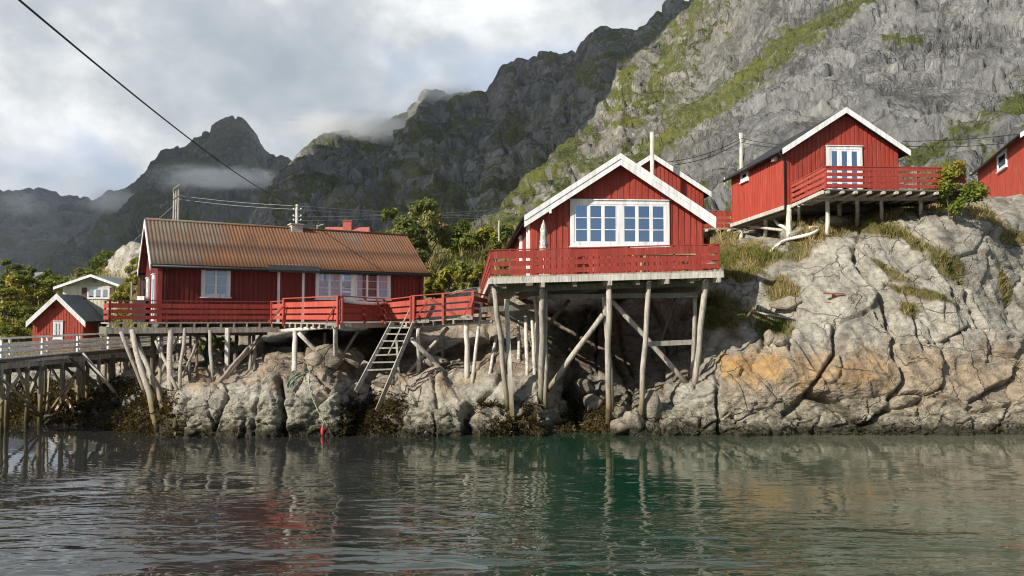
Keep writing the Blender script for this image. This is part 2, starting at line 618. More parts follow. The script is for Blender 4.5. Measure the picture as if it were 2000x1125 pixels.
def mountain_mat(name, rock, green, sx, tall=0.3, bdist=2.0):
    """rock with plants on the ledges; attribute 'mask': R plants, G warm stone"""
    m, t = new_mat(name)
    p = pos(t)
    at = t.n("Attribute", attribute_name="mask")
    sp = t.n("SeparateColor", ins={0: at.outputs["Color"]})
    a = t.noise(t.coord((1, 1, tall), src=p), sx, 8, 0.70, 0.5)
    b = t.noise(t.coord((1, 1, tall * 0.8), src=p), sx * 5, 6, 0.70, 0.4)
    cgen = t.noise(t.coord((1, 1, 1), src=p), sx * 0.35, 4, 0.5)
    f = t.noise(t.coord((1, 1, 1), src=p), sx * 9, 5, 0.66)
    # joints and gullies: dark upright cracks at two sizes, a few level ones
    def crack(scale, sc, w, seed):
        n_ = t.noise(t.coord(sc, src=p, rot=(0.05 * seed, 0.09 * seed, 0.4 * seed)), scale, 4, 0.55, 0.25)
        return t.mrange(t.math("ABSOLUTE", t.math("SUBTRACT", n_, 0.5)), 0.0, w, 1.0, 0.0)
    k1 = crack(sx * 0.8, (1, 1, 0.22), 0.022, 1)
    k2 = crack(sx * 2.6, (1, 1, 0.28), 0.030, 2)
    k3 = crack(sx * 1.3, (0.35, 0.35, 1.3), 0.018, 3)
    k0 = crack(sx * 0.28, (1, 1, 0.3), 0.014, 4)
    busy = t.mrange(t.noise(t.coord((1, 1, 0.6), src=p), sx * 0.45, 3, 0.5, 0.3), 0.42, 0.58, 0.15, 1.0)
    k = t.math("MAXIMUM", t.math("MULTIPLY", k1, busy), t.math("MAXIMUM", t.math("MULTIPLY", k2, t.math("MULTIPLY", busy, 0.7)), t.math("MULTIPLY", k3, t.math("MULTIPLY", busy, 0.6))))
    k = t.math("MAXIMUM", k, k0)
    v = t.math("ADD", t.math("MULTIPLY", a, 0.5), t.math("MULTIPLY", b, 0.5))
    r0 = t.ramp(v, [(0.34, tuple(x * 0.32 for x in rock)), (0.43, tuple(x * 0.80 for x in rock)), (0.52, rock), (0.62, tuple(x * 1.4 for x in rock)), (0.72, tuple(x * 1.8 for x in rock))])
    stain = t.noise(t.coord((1, 1, 0.25), src=p), sx * 0.5, 4, 0.6, 0.2)
    r0 = t.mix(1.0, r0, t.ramp(stain, [(0.36, (0.62, 0.62, 0.63)), (0.52, (1.0, 1.0, 1.0)), (0.66, (1.22, 1.2, 1.17))]), "MULTIPLY")
    r0 = t.mix(t.math("MULTIPLY", k, 0.62), r0, tuple(x * 0.2 for x in rock))
    r1 = t.mix(t.math("MULTIPLY", sp.outputs[1], 0.8), r0, tuple(x * y for x, y in zip((1.0, 1.0, 1.0), (1.06, 1.0, 0.86))), "MULTIPLY")
    g = t.ramp(t.math("ADD", t.math("MULTIPLY", cgen, 0.5), t.math("MULTIPLY", f, 0.55)),
               [(0.40, tuple(x * 0.30 for x in green)), (0.51, green), (0.64, tuple(x * y for x, y in zip(green, (1.75, 1.5, 1.2))))])
    gf = t.mrange(t.math("ADD", sp.outputs[0], t.math("ADD", t.math("MULTIPLY", t.math("SUBTRACT", f, 0.5), 1.3), t.math("MULTIPLY", t.math("SUBTRACT", b, 0.5), 0.7))), 0.42, 0.60, 0, 0.95)
    gf = t.math("MULTIPLY", gf, t.math("SUBTRACT", 1.0, t.math("MULTIPLY", k1, 0.6)))
    c = t.mix(gf, r1, g)
    h = t.math("ADD", t.math("MULTIPLY", a, 1.0), t.math("ADD", t.math("MULTIPLY", b, 0.6), t.math("MULTIPLY", f, 0.2)))
    h = t.math("SUBTRACT", h, t.math("MULTIPLY", k, 0.22))
    finish(t, c, 0.95, h, 1.0, bdist, 0.1)
    return m


def water_mat():
    m, t = new_mat("sea_water")
    p = pos(t)
    sep = t.n("SeparateXYZ", ins={0: p})
    calm = t.noise(t.coord((0.09, 0.20, 1), src=p), 1.0, 3, 0.5, 0.6)
    near = t.mrange(sep.outputs[1], 23.5, 8.0, 0.05, 1.25, True)
    amp = t.math("MULTIPLY", near, t.mrange(calm, 0.40, 0.60, 0.18, 1.5))
    w1 = t.noise(t.coord((0.55, 1.5, 1), src=p, rot=(0, 0, 0.10)), 1.5, 1.5, 0.45, 0.4)
    w2 = t.noise(t.coord((0.55, 1.5, 1), src=p, rot=(0, 0, -0.14)), 3.6, 1.5, 0.45, 0.4)
    w0 = t.noise(t.coord((0.5, 0.9, 1), src=p, rot=(0, 0, 0.3)), 0.42, 2, 0.5)
    h = t.math("ADD", t.math("MULTIPLY", w1, 0.054), t.math("ADD", t.math("MULTIPLY", w2, 0.029), t.math("MULTIPLY", w0, 0.05)))
    h = t.math("MULTIPLY", h, amp)
    bp = t.n("Bump", ins={"Strength": 1.0, "Distance": 1.0, "Height": h})
    gx = t.math("SUBTRACT", 1.0, t.math("ABSOLUTE", t.math("DIVIDE", t.math("SUBTRACT", sep.outputs[0], 3.0), 8.0)), clamp=True)
    gn = t.math("MULTIPLY", gx, t.mrange(t.noise(t.coord((0.16, 0.16, 1), src=p), 1.0, 3, 0.5), 0.2, 0.5))
    side = t.mix(t.mrange(sep.outputs[0], -3.0, 9.0), (0.026, 0.0275, 0.0255), (0.12, 0.122, 0.085))
    body = t.mix(gn, side, (0.0025, 0.034, 0.018))
    b = t.n("BsdfPrincipled", ins={"Base Color": body, "Roughness": 0.03, "IOR": 1.55, "Specular IOR Level": 0.5, "Normal": bp})
    o = t.n("OutputMaterial")
    t.t.links.new(b.outputs[0], o.inputs[0])
    return m


M = {}
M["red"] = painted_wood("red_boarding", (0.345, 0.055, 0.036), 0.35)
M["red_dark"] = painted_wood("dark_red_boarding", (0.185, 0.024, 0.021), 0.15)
M["red_bright"] = painted_wood("bright_red_boarding", (0.44, 0.068, 0.042), 0.4)
M["red_worn"] = painted_wood("worn_red_boarding", (0.44, 0.062, 0.038), 0.55)
M["red_rail"] = painted_wood("red_railing_paint", (0.325, 0.050, 0.036), 0.35)
M["red_rail_light"] = painted_wood("light_red_railing_paint", (0.46, 0.085, 0.058), 0.4)
M["white"] = painted_wood("white_paint", (0.84, 0.85, 0.85), 0.08, (0.55, 0.52, 0.46), 0.5)
M["cream"] = painted_wood("cream_paint", (0.66, 0.62, 0.47), 0.1, (0.5, 0.45, 0.36))
M["grey_wood"] = grey_wood("weathered_grey_timber", (0.40, 0.365, 0.31))
M["pale_wood"] = grey_wood("pale_timber", (0.46, 0.42, 0.36))
M["white_wood"] = grey_wood("whitewashed_timber", (0.62, 0.59, 0.53))
M["dark_wood"] = grey_wood("dark_old_timber", (0.17, 0.145, 0.115))
M["mossy_wood"] = grey_wood("mossy_timber", (0.20, 0.20, 0.15))
M["tan_wood"] = plain("tan_bench_timber", (0.52, 0.33, 0.19), 0.7, 0.25, 6)
M["black"] = plain("black_edge_metal", (0.022, 0.022, 0.024), 0.5, 0.3, 6)
M["slate"] = plain("dark_grey_sheet_roof", (0.17, 0.20, 0.22), 0.5, 0.18, 3)
M["black_felt"] = plain("black_roofing_felt", (0.030, 0.030, 0.032), 0.8, 0.3, 5)
M["rust"] = rust_roof()
M["glass"] = glass("window_glass", (0.50, 0.62, 0.88), 0.30)
M["glass_clear"] = glass("clear_window_glass", (0.40, 0.52, 0.78), 0.68)
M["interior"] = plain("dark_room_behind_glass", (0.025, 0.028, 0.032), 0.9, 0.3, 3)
M["curtain"] = plain("white_curtain", (0.66, 0.74, 0.86), 0.9, 0.08, 6)
M["fabric"] = plain("grey_white_parasol_cloth", (0.50, 0.49, 0.45), 0.9, 0.5, 14)
M["metal"] = plain("galvanised_metal", (0.45, 0.46, 0.47), 0.4, 0.15, 8, 0.8)
M["concrete"] = plain("pale_concrete", (0.46, 0.43, 0.38), 0.9, 0.25, 5)
M["brick"] = plain("pink_red_brick", (0.40, 0.12, 0.085), 0.9, 0.25, 7)
M["pink_tile"] = plain("faded_red_tiles", (0.42, 0.13, 0.10), 0.85, 0.25, 5)
M["pipe"] = plain("white_plastic_pipe", (0.78, 0.77, 0.73), 0.5, 0.1, 5)
M["rope"] = plain("green_rope_fibre", (0.09, 0.27, 0.19), 0.9, 0.4, 20)
M["rope_pale"] = plain("faded_green_rope", (0.32, 0.46, 0.30), 0.9, 0.25, 20)
M["buoy"] = plain("red_float", (0.60, 0.06, 0.05), 0.5, 0.2, 8)
M["net"] = plain("dark_green_fishing_net", (0.012, 0.075, 0.06), 0.95, 0.5, 12)
M["rusty_iron"] = plain("rusty_iron", (0.27, 0.10, 0.06), 0.85, 0.3, 12)
M["wire"] = plain("dark_cable", (0.03, 0.03, 0.033), 0.6, 0.1)
M["wire_pale"] = plain("pale_wire", (0.30, 0.31, 0.32), 0.5, 0.1)
M["hut"] = painted_wood("brown_boarding", (0.13, 0.065, 0.045), 0.1)
M["black_box"] = plain("black_plastic", (0.02, 0.02, 0.022), 0.5, 0.2)
M["rock"] = shore_rock()
M["boulder"] = M["rock"]
M["water"] = water_mat()
M["bark"] = plain("birch_bark", (0.16, 0.13, 0.10), 0.9, 0.4, 9)
M["leaf"] = foliage("green_leaves", [(0.075, 0.11, 0.02), (0.20, 0.25, 0.05), (0.33, 0.34, 0.08), (0.48, 0.42, 0.14)])
M["leaf_dark"] = foliage("dark_green_leaves", [(0.055, 0.08, 0.02), (0.15, 0.18, 0.05), (0.26, 0.27, 0.085), (0.44, 0.38, 0.16)])
M["leaf_yellow"] = foliage("yellow_green_leaves", [(0.11, 0.14, 0.022), (0.28, 0.29, 0.048), (0.43, 0.39, 0.07), (0.56, 0.45, 0.13)])
M["leaf_rowan"] = foliage("rowan_leaves", [(0.08, 0.13, 0.02), (0.20, 0.25, 0.04), (0.36, 0.31, 0.05), (0.48, 0.20, 0.05)])
M["grass"] = foliage("shore_grass", [(0.11, 0.16, 0.026), (0.27, 0.27, 0.065), (0.52, 0.40, 0.17), (0.68, 0.54, 0.28)], 0.7)
M["weed"] = foliage("brown_rockweed", [(0.012, 0.010, 0.004), (0.040, 0.029, 0.009), (0.095, 0.066, 0.015), (0.17, 0.12, 0.028)], 0.35)

# ------------------------------------------------------------------ sea
def make_water():
    m = MB()
    m.add([(-1800, -300, 0), (1800, -300, 0), (1800, 900, 0), (-1800, 900, 0)], [(0, 1, 2, 3)])
    tag(m.build("water", M["water"], recalc=False), kind="structure")


make_water()


# ------------------------------------------------------------------ shore and hillside: one sheet of ground
# stations: photograph column -> list of (row, distance) from the waterline upwards
ST = {
    -260: [(830, 28.0), (790, 30.5), (745, 35), (705, 42), (690, 50), (640, 60), (590, 74), (540, 95)],
    0: [(829, 28.4), (785, 30.5), (742, 35), (714, 42), (702, 55), (655, 64), (592, 78), (548, 98)],
    100: [(829, 28.0), (785, 30.0), (742, 34), (714, 41), (703, 56), (660, 68), (590, 80), (552, 100)],
    190: [(836, 27.0), (795, 29.0), (752, 32), (714, 38), (702, 52), (655, 66), (580, 80), (545, 100)],
    250: [(845, 25.9), (800, 27.6), (752, 30), (712, 34), (680, 42), (600, 58), (530, 66), (478, 74)],
    310: [(851, 25.2), (800, 26.6), (752, 29), (716, 33), (680, 40), (600, 52), (530, 64), (468, 74)],
    345: [(855, 24.6), (800, 25.1), (765, 25.7), (745, 27), (712, 33), (655, 41), (560, 55), (480, 74)],
    400: [(854, 24.7), (790, 25.0), (752, 25.8), (740, 27), (708, 33), (660, 40), (570, 55), (490, 78)],
    460: [(853, 24.8), (790, 25.1), (754, 25.8), (738, 27.2), (705, 32), (664, 38), (560, 54), (480, 80)],
    540: [(852, 24.9), (770, 25.1), (722, 25.9), (712, 27.3), (694, 31), (670, 36), (560, 54), (470, 80)],
    640: [(852, 24.9), (770, 25.2), (722, 26.0), (714, 27.5), (694, 31), (668, 36), (560, 52), (462, 80)],
    690: [(851, 25.1), (795, 25.7), (752, 26.6), (728, 28.0), (700, 31.5), (668, 36), (560, 52), (462, 80)],
    720: [(851, 25.7), (805, 26.8), (765, 28.0), (732, 29.6), (700, 32), (668, 36), (560, 52), (460, 80)],
    760: [(850, 25.3), (800, 26.2), (770, 27.0), (738, 28.4), (705, 31), (672, 36), (560, 50), (458, 78)],
    830: [(850, 25.1), (795, 25.6), (752, 26.5), (724, 27.9), (702, 30), (680, 34), (560, 46), (455, 75)],
    900: [(849, 25.2), (805, 25.5), (748, 26.5), (716, 27.9), (694, 30), (672, 34), (560, 43), (455, 72)],
    1000: [(849, 25.2), (806, 25.6), (758, 26.3), (702, 27.9), (686, 29.6), (660, 34), (560, 42), (452, 70)],
    1062: [(850, 25.1), (806, 25.6), (758, 26.3), (704, 27.9), (688, 29.4), (650, 35), (560, 43), (445, 70)],
    1100: [(850, 25.7), (806, 27.2), (760, 29.0), (725, 30.8), (690, 33.5), (640, 37), (560, 43), (440, 70)],
    1150: [(850, 26.0), (810, 27.6), (770, 29.4), (728, 31.4), (690, 34), (630, 38), (550, 43), (435, 70)],
    1245: [(849, 25.3), (825, 26.0), (788, 27.8), (750, 30.2), (705, 33), (630, 37), (540, 42), (430, 70)],
    1340: [(849, 25.1), (800, 25.5), (760, 25.9), (742, 27.4), (700, 31.5), (630, 36), (530, 40), (425, 70)],
    1395: [(848, 25.1), (800, 25.4), (758, 25.7), (725, 26.8), (640, 29.6), (560, 31.4), (520, 34), (470, 40)],
    1440: [(848, 25.2), (800, 25.4), (755, 25.6), (690, 26.3), (650, 28.4), (545, 30.6), (505, 33), (462, 40)],
    1500: [(848, 25.2), (800, 25.4), (755, 25.6), (688, 26.3), (640, 28.2), (560, 29.6), (500, 33), (450, 39)],
    1560: [(848, 25.3), (790, 25.6), (730, 25.8), (650, 26.6), (600, 27.9), (530, 29.4), (482, 31.5), (436, 35)],
    1640: [(848, 25.3), (800, 25.5), (745, 25.5), (660, 26.4), (580, 27.8), (508, 29.0), (470, 30.4), (428, 34)],
    1740: [(848, 25.3), (800, 25.5), (720, 26.0), (630, 26.9), (560, 27.8), (490, 29.1), (445, 30.4), (412, 34)],
    1840: [(848, 25.3), (800, 25.6), (730, 26.2), (650, 27.0), (570, 27.8), (490, 28.6), (425, 29.5), (401, 34)],
    1920: [(848, 25.3), (800, 25.6), (740, 26.4), (670, 27.3), (580, 28.4), (490, 29.5), (425, 30.7), (394, 36)],
    2020: [(848, 25.3), (800, 25.9), (750, 26.8), (690, 27.9), (600, 29.4), (490, 31.0), (420, 32.6), (385, 38)],
    2300: [(848, 25.5), (800, 26.4), (750, 27.8), (690, 29.3), (600, 31.0), (490, 33.0), (420, 35.0), (380, 40)],
}
# the blocks the shore breaks into, and the deep cracks between them (photograph pixels)
SEEDS = [(385, 800), (415, 790), (450, 810), (490, 785), (522, 820), (575, 800), (615, 760), (650, 800), (600, 835), (560, 735), (640, 728), (480, 748),
         (690, 800), (735, 835), (762, 800), (850, 760), (880, 835), (830, 835), (960, 745), (1010, 775), (945, 830), (900, 730), (1045, 730),
         (1085, 765), (1050, 832), (1085, 815), (1135, 770), (1165, 815), (1205, 770), (1215, 825), (1240, 790), (1262, 835), (1290, 790), (1280, 750),
         (1318, 835), (1345, 795), (1325, 755), (1395, 800), (1385, 755), (1450, 720), (1500, 730), (1455, 800), (1470, 838), (1520, 815), (1415, 838), (1560, 800),
         (1590, 690), (1690, 690), (1640, 830), (1760, 820), (1850, 825), (1940, 815), (1980, 838), (1640, 560), 
         (1450, 565), (1420, 650), (1500, 600), (1700, 480), (1790, 620), (1790, 720), (1890, 730),
         (1930, 560), (1960, 470), (1900, 430), (2040, 560), (2050, 760), (1650, 470), (2120, 650)]
CRACKS = [([(545, 735), (550, 790), (556, 852)], 5, 0.8), ([(1632, 635), (1631, 690), (1600, 735), (1588, 760)], 4, 0.5),
          ([(1665, 505), (1702, 560), (1738, 620), (1745, 690), (1762, 745), (1745, 775)], 5, 0.55), ([(1588, 772), (1645, 800), (1700, 832), (1745, 800)], 7, 0.7),
          ([(1588, 765), (1560, 790), (1530, 812)], 6, 0.4), ([(440, 752), (432, 790), (412, 840)], 3, 0.25), ([(505, 735), (498, 790), (500, 850)], 3, 0.2),
          ([(920, 790), (912, 820), (918, 845)], 9, 0.7), ([(935, 775), (975, 745), (1000, 715)], 4, 0.3), ([(845, 735), (852, 770), (862, 800)], 2.5, 0.2),
          ([(1110, 740), (1118, 790), (1130, 850)], 9, 0.8), ([(700, 770), (705, 810), (690, 848)], 10, 0.6), ([(1400, 735), (1398, 790), (1408, 848)], 4, 0.4),
          ([(1780, 610), (1790, 660), (1810, 690)], 3, 0.3), ([(1560, 560), (1545, 620), (1538, 690)], 3, 0.2), ([(1750, 800), (1830, 775), (1900, 800), (2000, 790)], 4, 0.25),
          ([(1850, 520), (1890, 600), (1930, 690), (2000, 720)], 4, 0.3), ([(370, 770), (352, 810), (356, 850)], 4, 0.3), ([(1200, 700), (1235, 760), (1225, 848)], 5, 0.4)]
# grassy places: centre, half axes, turn
GRASS = [(1465, 505, 75, 20, -0.05), (1555, 497, 55, 12, -0.15), (1610, 472, 55, 12, -0.2), (1445, 535, 45, 16, 0), (1525, 570, 30, 24, 0), (1505, 640, 38, 30, 0.3),
         (1420, 615, 60, 40, 0.3), (1720, 460, 60, 12, 0.1), (1790, 478, 50, 11, 0.5), (1848, 525, 50, 17, 0.75), (1735, 540, 45, 9, 0.6), (1790, 582, 62, 9, 0.25),
         (1770, 610, 20, 14, 0.5), (1915, 430, 36, 13, 0.4), (1975, 465, 32, 14, 0.2), (1680, 440, 90, 14, -0.2), (1820, 405, 90, 13, -0.1),
         (1560, 445, 60, 16, -0.2), (1960, 560, 12, 40, -0.4), (1430, 490, 60, 25, 0)]


def near_line(X, Y, pts):
    d = np.full(X.shape, 1e9)
    for (ax, ay), (bx, by) in zip(pts[:-1], pts[1:]):
        vx, vy = bx - ax, by - ay
        t = np.clip(((X - ax) * vx + (Y - ay) * vy) / (vx * vx + vy * vy), 0, 1)
        d = np.minimum(d, np.hypot(X - ax - t * vx, Y - ay - t * vy))
    return d


def blur(A, k, axis):
    if k < 1:
        return A
    pad = [(0, 0)] * A.ndim
    pad[axis] = (k, k)
    B = np.pad(A, pad, mode="edge")
    c = np.cumsum(B, axis=axis)
    z = np.zeros_like(np.take(c, [0], axis))
    c = np.concatenate([z, c], axis)
    n = A.shape[axis]
    w = 2 * k + 1
    return (np.take(c, range(w, w + n), axis) - np.take(c, range(0, n), axis)) / w


def make_shore():
    xs = np.array(sorted(ST))
    keys = np.array([ST[x] for x in xs], float)                # (S, 8, 2)
    cols = np.arange(-250, 2290, 2.8)
    K = np.stack([np.stack([np.interp(cols, xs, keys[:, k, c]) for c in (0, 1)], -1) for k in range(8)], 0)   # (8, C, 2)
    K = blur(K, 4, 1)
    # below the water the ground falls away towards the camera
    low = K[0].copy()
    low[:, 1] -= 1.6
    lowp = []
    rows = []
    counts = [44, 40, 40, 40, 34, 24, 22]
    for s, n in enumerate(counts):
        for q in range(n):
            f = q / n
            rows.append(K[s] * (1 - f) + K[s + 1] * f)
    rows.append(K[7])
    G = np.stack(rows, 0)                                       # rows from the waterline up
    G[:, :, 1] = blur(G[:, :, 1], 4, 0)
    PX = np.broadcast_to(cols, G.shape[:2])
    PY, YY = G[..., 0], G[..., 1]
    V = Pn(PX, PY, YY)
    V[0, :, 2] = np.minimum(V[0, :, 2], 0.0)
    # ground under water
    under = []
    for dz, dy in ((-3.0, -4.5), (-1.6, -1.5), (-0.7, -0.45), (-0.25, -0.12)):
        u = V[0].copy()
        u[:, 1] += dy
        u[:, 2] = dz
        under.append(u)
    back = []
    for dy, dz in ((4, -0.4), (12, -2), (30, -6), (60, -14)):
        b = V[-1].copy()
        rise = np.where(cols > 1340, 1.0, 0.0)
        b[:, 1] += dy
        b[:, 2] += np.where(cols > 1340, dy * 0.10, dz)
        back.append(b)
    nu = len(under)
    V = np.concatenate([np.stack(under), V, np.stack(back)], 0)
    PXa = np.broadcast_to(cols, V.shape[:2])
    PYa = np.concatenate([np.repeat(PY[:1], nu, 0) + np.array([40, 20, 9, 4])[:, None], PY, np.repeat(PY[-1:], 4, 0)], 0)
    N = normals_of(V)
    N[N[..., 1] > 0.3] *= -1
    near = sstep(46, 36, V[..., 1])
    # warped pixel lattice for the blocks
    w1 = fbm(np.stack([PXa / 60, PYa / 45, PXa * 0], -1), 3, k=3)
    w2 = fbm(np.stack([PXa / 60, PYa / 45, PXa * 0 + 9], -1), 3, k=8)
    wx, wy = PXa + 13 * w1, PYa + 11 * w2
    f1 = np.full(V.shape[:2], 1e9)
    f2 = f1.copy()
    cid = np.zeros(V.shape[:2], int)
    for i, (sx, sy) in enumerate(SEEDS):
        d = np.hypot(wx - sx, (wy - sy) * 1.05)
        nr = d < f1
        f2 = np.where(nr, f1, np.minimum(f2, d))
        cid = np.where(nr, i, cid)
        f1 = np.where(nr, d, f1)
    e = f2 - f1
    rough_side = sstep(1240, 1420, PXa)
    off = np.array([random.uniform(-1, 1) for _ in SEEDS])[cid]
    sd = np.array(SEEDS, float)[cid]
    tl = np.array([[random.uniform(-1, 1), random.uniform(-1, 1)] for _ in SEEDS])[cid]
    tilt = np.clip((tl[..., 0] * (wx - sd[..., 0]) + tl[..., 1] * (wy - sd[..., 1])) / 60.0, -1, 1)
    open_ = sstep(-0.12, 0.22, fbm(np.stack([PXa / 85, PYa / 70, PXa * 0 + 2], -1), 3, k=77))        # where the joints stand open
    D = near * (-0.24 * open_ * np.exp(-(e / 2.6) ** 2) + 0.05 * (1 - np.exp(-e / 9.0)) + (0.11 * off + (0.20 - 0.07 * rough_side) * tilt) * sstep(0, 2.5 + 9 * (1 - open_), e))
    D += near * 0.20 * fbm(np.stack([V[..., 0] * 0.45, V[..., 1] * 0.45, V[..., 2] * 0.6], -1), 3, k=14)
    # smaller joints inside the blocks, more of them low down
    g1, g2, gid = worley(np.stack([wx / 34, wy / 24, PXa * 0 + 0.5], -1), 5)
    e2 = g2 - g1
    lowd = sstep(1.7, 0.5, V[..., 2]) * (0.65 + 0.35 * sstep(-0.2, 0.2, w1))
    amt = near * (0.10 + 0.75 * lowd)
    ga = gid * 6.28
    gt = np.cos(ga) * (wx / 34 - np.floor(wx / 34) - 0.5) + np.sin(ga) * (wy / 24 - np.floor(wy / 24) - 0.5)
    D += amt * (-0.12 * open_ * np.exp(-(e2 / 0.05) ** 2) + (0.24 * (gid - 0.5)) * sstep(0.0, 0.10, e2))
    h1, h2, hid = worley(np.stack([wx / 13, wy / 10, PXa * 0 + 0.5], -1), 9)
    D += near * lowd * 0.15 * (hid - 0.5) * sstep(0.0, 0.12, h2 - h1)
    # long slabs split along joints that run down to the right, with sharp steps between them
    a1, a2, aid = worley(np.stack([(PXa * 0.80 + PYa * 0.60 + 9 * w1) / 130, (-PXa * 0.60 + PYa * 0.80 + 7 * w2) / 44, PXa * 0 + 0.5], -1), 41)
    hi = sstep(0.6, 1.4, V[..., 2])
    D += near * rough_side * hi * (0.24 * (aid - 0.5) * sstep(0.0, 0.05, a2 - a1) - 0.07 * np.exp(-((a2 - a1) / 0.03) ** 2))
    b1, b2, bid = worley(np.stack([(PXa + 8 * w1) / 52, (PYa + 8 * w2) / 70, PXa * 0 + 0.5], -1), 47)
    D += near * (1 - rough_side) * hi * (0.20 * (bid - 0.5) * sstep(0.0, 0.05, b2 - b1) - 0.06 * np.exp(-((b2 - b1) / 0.03) ** 2))
    # sheets and ribs of the big slab on the right run up and to the right
    ur = (PXa * 0.55 + PYa * 0.83)
    rib = fbm(np.stack([(PXa * 0.9 - PYa * 0.62) / 26, ur / 190, PXa * 0], -1), 4, k=31, ridged=True)
    D += near * rough_side * 0.16 * rib * sstep(0.8, 2.6, V[..., 2])
    led = fbm(V * np.array([0.8, 0.8, 1.1]), 3, k=210) * 5
    D += near * (0.055 - 0.02 * rough_side) * (np.floor(led) + sstep(0.0, 0.22, led - np.floor(led)))
    D += near * (0.05 * fbm(V * 1.3, 4, k=20) + 0.045 * fbm(V * 4.0, 4, k=25))
    for pts, wd, dep in CRACKS:
        dl = near_line(PXa + 5 * w1 * 1.6, PYa + 4 * w2 * 1.6, pts)
        D -= near * dep * np.exp(-(dl / wd) ** 2)
    # hillside further back
    far = 1 - near
    D += far * (0.9 * fbm(V * 0.11, 4, k=40) + 0.35 * fbm(V * 0.5, 4, k=44))
    knoll = far * sstep(180, 230, PXa) * sstep(330, 280, PXa) * sstep(560, 500, PYa)
    k1, k2, kid = worley(V * np.array([0.28, 0.2, 0.3]), 12)
    D += knoll * (0.9 * (1 - np.exp(-(k2 - k1) / 0.35)) - 0.4)
    # keep the water line where it is
    V = V + N * D[..., None]
    rows_z = np.arange(V.shape[0])[:, None]
    V[:nu - 1, :, 2] = np.minimum(V[:nu - 1, :, 2], -0.15)
    # ---- masks
    gr = np.zeros(V.shape[:2])
    nz = fbm(np.stack([PXa / 22, PYa / 14, PXa * 0], -1), 4, k=60)
    for cx, cy, rx, ry, a in GRASS:
        dx, dy = PXa - cx, PYa - cy
        u, v = dx * math.cos(a) + dy * math.sin(a), -dx * math.sin(a) + dy * math.cos(a)
        gr = np.maximum(gr, sstep(1.25, 0.7, np.hypot(u / rx, v / ry) + 0.38 * nz))
    hill = sstep(41, 47, V[..., 1]) * sstep(-0.75, -0.25, nz) * (PXa < 1390) * (1 - 1.0 * sstep(0.0, 0.5, knoll - 0.35 * (nz > 0.25)))
    gr = np.maximum(gr, hill)
    gr *= 1 - 0.8 * np.exp(-(e / 3.5) ** 2) * near * 0.3
    z = V[..., 2]
    jit = fbm(np.stack([PXa / 30, PYa / 18, PXa * 0 + 4], -1), 4, k=70)
    och = np.maximum.reduce([
        0.95 * np.exp(-((PYa - 722 + 18 * jit) / 30.0) ** 2) * sstep(1395, 1430, PXa) * sstep(1555, 1515, PXa),
        0.50 * np.exp(-((PYa - 728 + 26 * jit) / 34.0) ** 2) * sstep(1535, 1560, PXa) * sstep(1770, 1735, PXa),
        0.20 * np.exp(-((PYa - 745 + 30 * jit) / 48.0) ** 2) * sstep(1740, 1790, PXa),
        0.42 * np.exp(-((PYa - 742 + 8 * jit) / 18.0) ** 2) * sstep(350, 375, PXa) * sstep(470, 410, PXa),
        0.28 * np.exp(-((PYa - 768 + 10 * jit) / 20.0) ** 2) * sstep(800, 860, PXa) * sstep(930, 900, PXa),
        0.35 * np.exp(-((PYa - 828 + 10 * jit) / 22.0) ** 2) * sstep(1200, 1235, PXa) * sstep(1310, 1280, PXa)])
    tide = near * sstep(1.35, 0.75, z + 0.35 * jit) * np.where(PXa > 1380, 0.75, 0.85)
    warm = near * np.clip(sstep(1.3, 2.0, z + 0.5 * jit) * (sstep(1395, 1330, PXa)) * (0.75 + 0.5 * jit)
                          + sstep(1390, 1420, PXa) * 0.6 * sstep(640, 720, PYa + 30 * jit) * sstep(840, 790, PYa) + 0.22 * sstep(0, 0.5, jit), 0, 1)
    mask = np.stack([och, tide, gr, warm], -1)
    cl2 = fbm(V * 1.1, 3, k=90)
    weed = near * sstep(-0.3, 0.15, cl2 + 0.3) * np.maximum.reduce([
        sstep(365, 325, PXa) * sstep(1.0, 0.6, z), 0.9 * sstep(655, 680, PXa) * sstep(800, 770, PXa) * sstep(1.3, 0.9, z), sstep(925, 945, PXa) * sstep(1070, 1040, PXa) * sstep(1.2, 0.85, z),
        0.85 * sstep(800, 830, PXa) * sstep(925, 900, PXa) * sstep(0.8, 0.4, z) * (cl2 > 0), 0.9 * sstep(1085, 1110, PXa) * sstep(1225, 1190, PXa) * sstep(1.4, 0.8, z)])
    stain_or_shade = 0.45 * near * sstep(1085, 1125, PXa) * sstep(1365, 1320, PXa) * sstep(26.0, 27.5, V[..., 1]) * sstep(40, 37, V[..., 1])      # shade under the high deck painted into the rock, over dark stones
    weed = np.maximum(weed, stain_or_shade)  # the weed mask also carries that painted shade
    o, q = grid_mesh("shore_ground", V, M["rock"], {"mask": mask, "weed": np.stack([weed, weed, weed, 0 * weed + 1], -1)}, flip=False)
    tag(o, kind="structure")
    return V, q, gr, PXa, PYa, near


SV, SQ, SGR, SPX, SPY, SNEAR = make_shore()
_flat = SV.reshape(-1, 3)
BVH = BVHTree.FromPolygons([tuple(p) for p in _flat], [tuple(x) for x in SQ])
EYE = Vector((0, 0, CAMZ))


def hit(px, py, fallback=30.0):
    """where the line of sight through a pixel meets the ground"""
    d = ray(px, py).normalized()
    loc, nrm, i, dist = BVH.ray_cast(EYE, d, 400)
    if loc is None or loc.z < -0.05:
        loc = Pz(px, py, 0.0) if py > 640 else P(px, py, fallback)
    return loc


def ground(x, y, top=60.0):
    loc, nrm, i, dist = BVH.ray_cast(Vector((x, y, top)), Vector((0, 0, -1)), 200)
    return loc.z if loc is not None else 0.0


